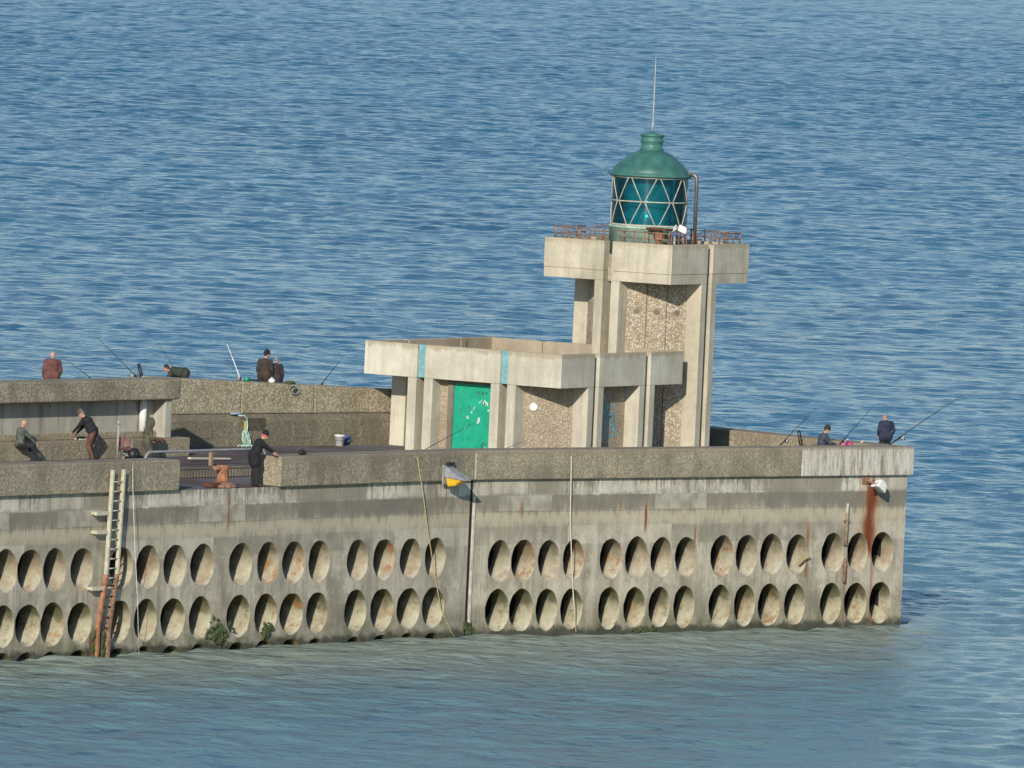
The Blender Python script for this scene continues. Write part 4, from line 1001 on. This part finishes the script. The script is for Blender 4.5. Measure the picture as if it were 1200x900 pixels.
C_brown = cloth('brown_jacket', (.13, .052, .045)); C_black = cloth('black_jacket', (.014, .014, .019)); C_olive = cloth('olive_raincoat', (.085, .085, .058))
C_dgreen = cloth('dark_green_jacket', (.035, .045, .03)); C_navy = cloth('navy_jacket', (.022, .028, .058)); C_dbrown = cloth('dark_brown_coat', (.045, .033, .026))
C_purple = cloth('dark_plum_coat', (.035, .024, .032)); C_trb = cloth('brown_trousers', (.12, .06, .042)); C_trd = cloth('dark_trousers', (.022, .021, .024))
C_slate = cloth('slate_blue_jacket', (.055, .07, .10)); C_greyg = cloth('grey_green_jacket', (.09, .105, .09))
H_white = cloth('white_hair', (.55, .5, .44)); H_grey = cloth('grey_hair', (.20, .195, .20)); H_dark = cloth('dark_hair', (.03, .022, .018)); H_red = cloth('pinkish_balding_hair', (.48, .30, .24))
C_cap = cloth('grey_cap_cloth', (.10, .085, .08)); C_red = cloth('red_band', (.55, .06, .05)); C_bean = cloth('black_beanie', (.010, .010, .02))
def at(p, yaw, z=None): return Frame((p.x, p.y, p.z if z is None else z), yaw)
def outp(px, y=1.9): q = F3.pix(px, 440, y); return F3.w(q.x, y, ZO)
stand = dict(pelvis=(0, 0, .94), lean=(0, .02, 1), feet=((-.12, 0, 0), (.12, .04, 0)))
# behind the shelter roof
person('person in brown jacket seen from behind above the shelter roof', at(outp(61, 1.7), radians(8)), C_brown, C_trd, H_red, face=(0, 1, -.05), hands=((-.27, .12, .90), (.25, .14, .92)), coat=.35, girth=1.38, bald=True, **stand)
p2 = outp(206, 1.6)
person('crouching person in dark green jacket bending left behind shelter roof end', at(p2, radians(90), ZO), C_dgreen, C_trd, H_dark, pelvis=(0, -.32, .98), lean=(0, 1, .02), face=(0, .9, -.35), hands=((-.2, .42, .5), (.2, .4, .45)), feet=((-.13, -.1, 0), (.13, .05, 0)), girth=1.35, sc=1.05)
person('person in black beanie and dark coat standing with another behind back wall', at(outp(310, 1.45), radians(-28)), C_dbrown, C_trd, H_dark, face=(.5, .8, -.1), hands=((-.25, .12, .88), (.24, .15, .9)), coat=.45, girth=1.25, hat=(C_bean, 'beanie'), **stand)
person('grey haired person in plum coat standing right of the person in beanie', at(outp(322.5, 1.3), radians(-10)), C_purple, C_trd, H_grey, face=(.55, .8, -.1), hands=((-.25, .15, .9), (.24, .16, .92)), coat=.45, girth=1.38, sc=.90, **stand)
# on the deck
p5 = on_z(119, 541, ZD); q5 = F1.l(p5); p5 = F1.w(q5.x, YS-.42, ZD)
person('person in black jacket, brown trousers and grey cap bending over the bench', at(p5, radians(72)), C_black, C_trb, H_grey, pelvis=(0, -.12, .93), lean=(-.05, .58, .80), face=(-.1, .8, -.5), hands=((-.12, .60, .80), (.2, .56, .78)), feet=((-.12, -.16, 0), (.12, -.08, 0)), hat=(C_cap, 'cap'), girth=1.38)
q6 = F1.pix(31, 540, YS-.4); p6 = F1.w(q6.x, YS-.2, ZD)
person('person in grey green jacket sitting on bench at far left', at(p6, radians(-65)), C_greyg, C_trd, H_red, pelvis=(0, -.1, .56), lean=(0, .12, 1), face=(.1, 1, -.2), hands=((-.15, .38, .62), (.2, .4, .6)), feet=((-.12, .42, 0), (.14, .38, 0)), bald=True, girth=1.1)
q7 = F1.pix(170, 540, YS-.7); p7 = F1.w(q7.x, YS-.8, ZD)
person('hooded person in olive raincoat kneeling by bench, facing right', at(p7, radians(-75)), C_olive, C_trd, H_dark, pelvis=(0, -.05, .52), lean=(0, .10, 1), face=(.0, 1, -.1), hands=((-.12, .30, .62), (.18, .30, .68)), feet=((-.12, -.38, -.04), (.12, -.36, -.04)), coat=.55, skirt=.40, hood=True, girth=1.15, handc=C_red)
p8 = F1.w(F1.pix(300, 568, .35).x, .42, ZW)
person('person in black with red banded beanie leaning on end of parapet', at(p8, radians(-82)), C_black, C_trd, SKIN, pelvis=(0, -.05, .98), lean=(0, .42, .9), face=(.35, .85, -.35), hands=((.12, .66, .98), (-.02, .72, .99)), feet=((-.12, -.02, 0), (.1, .08, 0)), hat=(C_bean, 'band', C_red), coat=.5, girth=1.35, sc=1.02)
# pier head
p9 = on_z(965, 520, ZD); l9 = F2.l(p9); l9 = F2.pix(966, 515, 2.6); p9 = F2.w(l9.x, 2.6, ZD)
person('seated person in slate jacket and dark beanie at pier head', at(p9, radians(-100)), C_slate, C_trd, H_dark, pelvis=(0, -.1, .36), lean=(0, .18, 1), face=(0, 1, -.35), hands=((-.1, .42, .52), (.12, .44, .5)), feet=((-.14, .45, 0), (.14, .4, 0)), hat=(cloth('dark_beanie', (.03, .028, .022)), 'beanie'), girth=1.35)
l10 = F2.pix(1038, 510, 1.7); p10 = F2.w(l10.x, 1.7, ZD)
person('grey haired person in navy jacket standing at pier head corner', at(p10, radians(15)), C_navy, C_trd, H_grey, face=(-.8, .7, -.15), hands=((-.22, .2, .95), (.24, .1, .92)), coat=.1, girth=1.35, sc=.93, **stand)

# folding chair, bags and gear beside people
def chair(lab, p, yaw, mat):
    t = thing('folding_chair', lab, 'chair', p, yaw); f = Frame(p, yaw)
    fm = MB()
    for s in (-.24, .24): fm.tube([(s, -.25, 0), (s, .2, .42)], .018, 6); fm.tube([(s, .25, 0), (s, -.2, .42)], .018, 6)
    bf = MB(); bf.tube([(-.24, -.2, .42), (-.24, -.3, .88), (-.2, -.31, .93), (.2, -.31, .93), (.24, -.3, .88), (.24, -.2, .42)], .024, 6)
    build('leg_frame', fm, M_black, t, f); build('back_frame', bf, M_black, t, f)
    build('seat', MB().box(-.23, .23, -.21, .21, .405, .43), mat, t, f, .01)
    return t
l = F2.pix(946, 517, 2.9); chair('black tube folding chair behind the seated person at pier head', F2.w(l.x, 2.9, ZD+.02), radians(-100), M_black)
l = F1.pix(146, 538, YS-.75)
ch = thing('camp_chair', 'brown folding camp chair with upright rod holder beside hooded person', 'chair', F1.w(l.x, YS-.75, ZD), F1.a); fs_ = Frame(F1.w(l.x, YS-.75, ZD), F1.a-.5)
build('seat', MB().box(-.2, .3, -.18, .18, .34, .40), C_trb, ch, fs_, .02)
build('backrest', MB().box(-.2, .3, .16, .2, .42, .72), cloth('brown_canvas', (.22, .12, .10)), ch, fs_, .02)
build('leg_frame', MB().tube([(-.2, -.18, 0), (.3, .18, .36)], .02, 6).tube([(.3, -.18, 0), (-.2, .18, .36)], .02, 6).tube([(-.2, .18, 0), (-.2, .18, .72)], .02, 6).tube([(.3, .18, 0), (.3, .18, .72)], .02, 6), M_zinc, ch, fs_)
build('rod_holder', MB().tube([(-.3, -.1, 0), (-.3, -.1, 1.15)], .028, 8).tube([(-.3, -.1, 1.15), (-.3, -.1, 1.27)], .05, 8), M_zinc, ch, fs_)
l = F1.pix(157, 541, YS-1.0); p = F1.w(l.x, YS-1.0, ZD)
bg2 = thing('rucksack', 'black rucksack on deck between camp chair and hooded person', 'bag', p, F1.a); f_ = Frame(p, F1.a)
build('body', MB().ellipsoid((0, 0, .2), (.24, .17, .22), 14, 9), M_black, bg2, f_); build('strap', MB().tube([(-.1, -.15, .35), (-.12, -.2, .2), (-.1, -.16, .06)], .02, 6), M_black, bg2, f_)
l = F2.pix(993, 519, 1.9); p = F2.w(l.x, 1.9, ZD+.25)
cb = thing('gear_box', 'grey tackle box behind parapet carrying the pink bag', 'box', F2.w(l.x, 1.9, ZD), F2.a); f_ = Frame(F2.w(l.x, 1.9, ZD), F2.a)
build('body', MB().box(-.35, .65, -.22, .22, .004, .36), M_zinc, cb, f_, .03); build('lid', MB().box(-.37, .67, -.24, .24, .364, .42), M_black, cb, f_, .02)
pb_ = thing('pink_bag', 'bright pink bag lying on box beside the seated person at pier head', 'bag', F2.w(l.x, 1.9, ZD+.42), F2.a); f_ = Frame(F2.w(l.x, 1.9, ZD+.42), F2.a)
build('body', MB().ellipsoid((-.02, 0, .13), (.30, .16, .15), 16, 9), M_pink, pb_, f_); build('handle', MB().tube([(-.15, 0, .24), (0, 0, .32), (.14, 0, .24)], .02, 6), M_white, pb_, f_)
wb = thing('pale_sack', 'cream sack just right of pink bag at pier head', 'bag', F2.w(l.x+.5, 1.9, ZD+.42), F2.a); f_ = Frame(F2.w(l.x+.5, 1.9, ZD+.42), F2.a)
build('body', MB().ellipsoid((0, 0, .09), (.22, .16, .12), 14, 9), M_bag, wb, f_); build('neck', MB().tube([(.1, 0, .16), (.2, 0, .22), (.24, 0, .26)], [.05, .04, .06], 8), M_bag, wb, f_)
l = F3.pix(311, 449.5, .6)
wbag = thing('white_bag', 'small white bag on back wall below the person in black beanie', 'bag', F3.w(l.x, .5, ztop(l.x)), F3.a); f_ = Frame(F3.w(l.x, .3, ztop(l.x)), F3.a)
build('body', MB().ellipsoid((0, 0, .07), (.13, .1, .09), 12, 8), M_white, wbag, f_); build('handle', MB().tube([(-.06, 0, .13), (0, 0, .2), (.06, 0, .13)], .012, 6), M_white, wbag, f_)
# catch spread on the bench
l = F1.pix(100, 513, YS+.4)
tk = thing('cutting_board', 'pale cutting board with bait lying on shelter bench before bending person', 'board', F1.w(l.x, YS+.35, bt), F1.a); f_ = Frame(F1.w(l.x, YS+.35, bt), F1.a)
build('board', MB().box(-.5, .4, -.15, .15, .004, .04), M_ropep, tk, f_, .01); build('bait', MB().ellipsoid((-.3, 0, .07), (.25, .07, .04), 12, 7), C_slate, tk, f_)

# ------------------------------------------------------------------ the sea
def sea():
    y_ = 235.; Y = []
    while y_ < 2900: Y.append(y_); y_ += max(.36, min(.9*y_*y_/(CAMH*FPX), (.72 if y_ < 1200 else .72+(y_-1200)*.0018)))
    Y = np.array(Y); NR = len(Y)
    mid = np.linspace(-4.3, 4.3, 420); st = .0205*np.linspace(1, 5.2, 128); out = 4.3+np.cumsum(st)
    ang = np.tan(np.radians(np.concatenate([-out[::-1], mid, out]))).astype(np.float32); NC = len(ang); Y = Y.astype(np.float32)
    YY = np.repeat(Y[:, None], NC, 1); XX = YY*ang[None, :]
    dY = np.gradient(Y)[:, None]; dX = YY*np.gradient(ang)[None, :]
    Z = np.zeros_like(XX); 
    N = 150
    for i in range(N):
        lam = 0.75*(9/0.75)**((i+rng.random())/N); th = radians(-90+12)+rng.normal(0, .75)
        kx, ky = cos(th)*2*pi/lam, sin(th)*2*pi/lam
        amp = .0158*(lam/2.0)**(-.12 if lam < 4 else -.45)*lam/(2*pi)
        ly = 2*pi/max(abs(ky), 1e-3); lx = 2*pi/max(abs(kx), 1e-3)
        w = np.clip((ly/dY-1.8)/1.2, 0, 1)*np.clip((lx/dX-1.8)/1.2, 0, 1)
        if lam > 5: w = w*np.clip(.35+(YY-400)/500, .35, 1)
        ph = kx*XX+ky*YY+rng.random()*2*pi
        s = np.sin(ph+.6*np.sin(.11*XX+.07*YY+i)+.5*np.sin(.23*XX-.05*YY+2*i))
        Z += amp*w*s
    # gust patches: rougher and smoother areas, and a lee in front of the wall
    gx = .5+.5*np.sin(XX*.045+YY*.021+1.3*np.sin(YY*.013+XX*.02))*np.sin(YY*.017-XX*.03+2+np.sin(XX*.05))
    amp = .78+.26*gx
    nA = np.array(n1)[:2]; d = (XX-A.x)*nA[0]+(YY-A.y)*nA[1]; nB = np.array(n2)[:2]; d2 = (XX-J.x)*nB[0]+(YY-J.y)*nB[1]
    front = np.minimum(d, d2); beyond = XX > Bc.x+1
    lee = np.clip((front+4)/12, 0, 1); lee = np.where(XX > Bc.x, np.maximum(lee, np.clip((XX-Bc.x)/5, 0, 1)), lee)
    amp = amp*(.85+.15*lee); amp = np.where(lee < .5, np.maximum(amp, .95), amp)
    Z *= amp*(1+np.clip((YY-450)/1000, 0, 1)*.45)
    e = np.minimum(np.minimum(np.arange(NC), np.arange(NC)[::-1])/12., 1)[None, :]*np.minimum(np.minimum(np.arange(NR), np.arange(NR)[::-1])/12., 1)[:, None]
    Z *= e
    co = np.stack([XX, YY, Z], -1).reshape(-1, 3).astype(np.float64)
    a = np.arange(NR*NC).reshape(NR, NC)
    q = np.stack([a[:-1, :-1], a[:-1, 1:], a[1:, 1:], a[1:, :-1]], -1).reshape(-1, 4)
    # calm skirt out to the horizon on every side
    t0 = ang[0]; far = 60000.
    ext = np.array([(-far, -800, 0), (far, -800, 0), (far, far, 0), (-far, far, 0)], float)
    base = len(co); co = np.vstack([co, ext])
    c00, c01, c11, c10 = 0, NC-1, NR*NC-1, (NR-1)*NC
    me = bpy.data.meshes.new('sea')
    ex = [(base, base+1, c01, c00), (base+1, base+2, c11, c01), (base+2, base+3, c10, c11), (base+3, base, c00, c10)]
    nq = len(q)+4
    me.vertices.add(len(co)); me.vertices.foreach_set('co', co.ravel())
    me.loops.add(nq*4); me.loops.foreach_set('vertex_index', np.vstack([q, np.array(ex)]).astype(np.int32).ravel())
    me.polygons.add(nq); me.polygons.foreach_set('loop_start', (np.arange(nq)*4).astype(np.int32)); me.polygons.foreach_set('loop_total', np.full(nq, 4, np.int32))
    me.polygons.foreach_set('use_smooth', np.ones(nq, bool)); me.update(calc_edges=True); me.validate()
    def water(nm, k):
        return water_(NT(nm), k)
    def water_(m, bk):
        big = m.noise(m.map((.02, .02, .02)), 1., 4)
        # reflections of sky and wall painted into the water colour near the pier
        X, Yc, Zc = m.sep()
        c = m.mix(m.rng(big, .35, .65), (.016, .104, .182), (.025, .134, .220))
        near = m.rng(m.math('ADD', Yc, m.mul(m.math('SUBTRACT', big, .5), 50.)), 335, 470, 1, 0)
        c = m.mix(near, c, (.125, .225, .245))  # paler towards the viewer, in place of reflected sky
        dF1 = m.math('ADD', m.mul(m.math('SUBTRACT', X, float(A.x)), float(n1.x)), m.mul(m.math('SUBTRACT', Yc, float(A.y)), float(n1.y)))
        dF2 = m.math('ADD', m.mul(m.math('SUBTRACT', X, float(J.x)), float(n2.x)), m.mul(m.math('SUBTRACT', Yc, float(J.y)), float(n2.y)))
        dF = m.math('MINIMUM', dF1, dF2)
        wall_refl = m.mul(m.mul(m.rng(dF, -19, -3, 0, 1), m.rng(dF, -.5, 1.5, 1, 0)), m.rng(X, float(Bc.x), float(Bc.x)+2.5, 1, 0))
        c = m.mix(m.mul(wall_refl, .85), c, (.25, .30, .25))  # grey-green strip along the wall: its blurred reflection as base colour
        fo = m.mul(m.rng(m.noise(m.map((1.1, 1.1, 1)), 1.3, 6, .7),   .55, .61), m.mul(gate(m, dF, -.45, .3, .15), m.rng(X, float(Bc.x)+.4, float(Bc.x)+1, 1, 0)))
        c = m.mix(m.mul(fo, .8), c, (.75, .78, .76))
        m.col(c); m.set(IOR=1.33); m.b.inputs['Specular IOR Level'].default_value = .27; m.t.links.new(m.math('ADD', m.rng(Yc, 300, 1300, .17, .19), m.mul(m.mul(m.rng(dF, -45, -2, .55, 1), m.rng(X, float(Bc.x)-2, float(Bc.x)+3, 1, 0)), m.mul(m.rng(dF, -.5, 1.5, 1, 0), .17))), m.b.inputs['Roughness'])
        h1 = m.noise(m.map((.9, 1.15, 1), rot=(0, 0, .15)), 1.3, 3, .55); h2 = m.noise(m.map((2.4, 3.2, 1), rot=(0, 0, -.2)), 1.6, 2, .5)
        h3 = m.noise(m.map((.26, .40, 1), rot=(0, 0, .1)), 1.2, 3, .5)
        hh = m.math('ADD', m.math('ADD', m.mul(h1, .26), m.mul(h2, .07)), m.mul(h3, .7))
        m.bump(hh, 1., .9*bk); return m.mat
    me.materials.append(water('sea_water', 1.)); me.materials.append(water('sea_water_beyond', 3.2))
    mi = np.zeros(nq, np.int32); mi[-4:] = 1; me.polygons.foreach_set('material_index', mi)
    o = bpy.data.objects.new('sea', me); COL.objects.link(o); o['kind'] = 'structure'; o['label'] = 'choppy blue sea'
    return o
sea()

# ------------------------------------------------------------------ light, sky, camera
AZ = radians(10); EL = radians(22)
to_sun = Vector((-sin(AZ)*cos(EL), -cos(AZ)*cos(EL), sin(EL)))
sl = bpy.data.lights.new('sun', 'SUN'); sl.energy = 4.4; sl.angle = radians(.5); sl.color = (1., .915, .79)
so = bpy.data.objects.new('sun', sl); COL.objects.link(so); so.rotation_euler = to_sun.to_track_quat('Z', 'Y').to_euler(); so.location = (-60, 200, 120)
SC.cycles.filter_width = 1.5
w = bpy.data.worlds.new('World'); SC.world = w; w.use_nodes = True
sky = w.node_tree.nodes.new('ShaderNodeTexSky'); sky.sky_type = 'NISHITA'; sky.sun_disc = False
sky.sun_elevation = EL; sky.sun_rotation = atan2(to_sun.x, to_sun.y); sky.altitude = 30; sky.air_density = 1.; sky.dust_density = .2; sky.ozone_density = 3.
bgn = w.node_tree.nodes['Background']; w.node_tree.links.new(sky.outputs[0], bgn.inputs[0]); bgn.inputs[1].default_value = .125
cd = bpy.data.cameras.new('camera'); co = bpy.data.objects.new('camera', cd); COL.objects.link(co); SC.camera = co
cd.sensor_width = 36; cd.lens = FPX/1200*36; cd.clip_start = 1; cd.clip_end = 90000
c, s = cos(ROLL), sin(ROLL)
fw = Vector((0, cos(PITCH), -sin(PITCH))); u0 = Vector((0, sin(PITCH), cos(PITCH))); r0 = Vector((1, 0, 0))
R = r0*c+u0*s; U = u0*c-r0*s
co.matrix_basis = Matrix.Translation((0, 0, CAMH)) @ Matrix((R, U, -fw)).transposed().to_4x4()
SC.view_settings.view_transform = 'Standard'; SC.view_settings.look = 'None'; SC.view_settings.exposure = 0
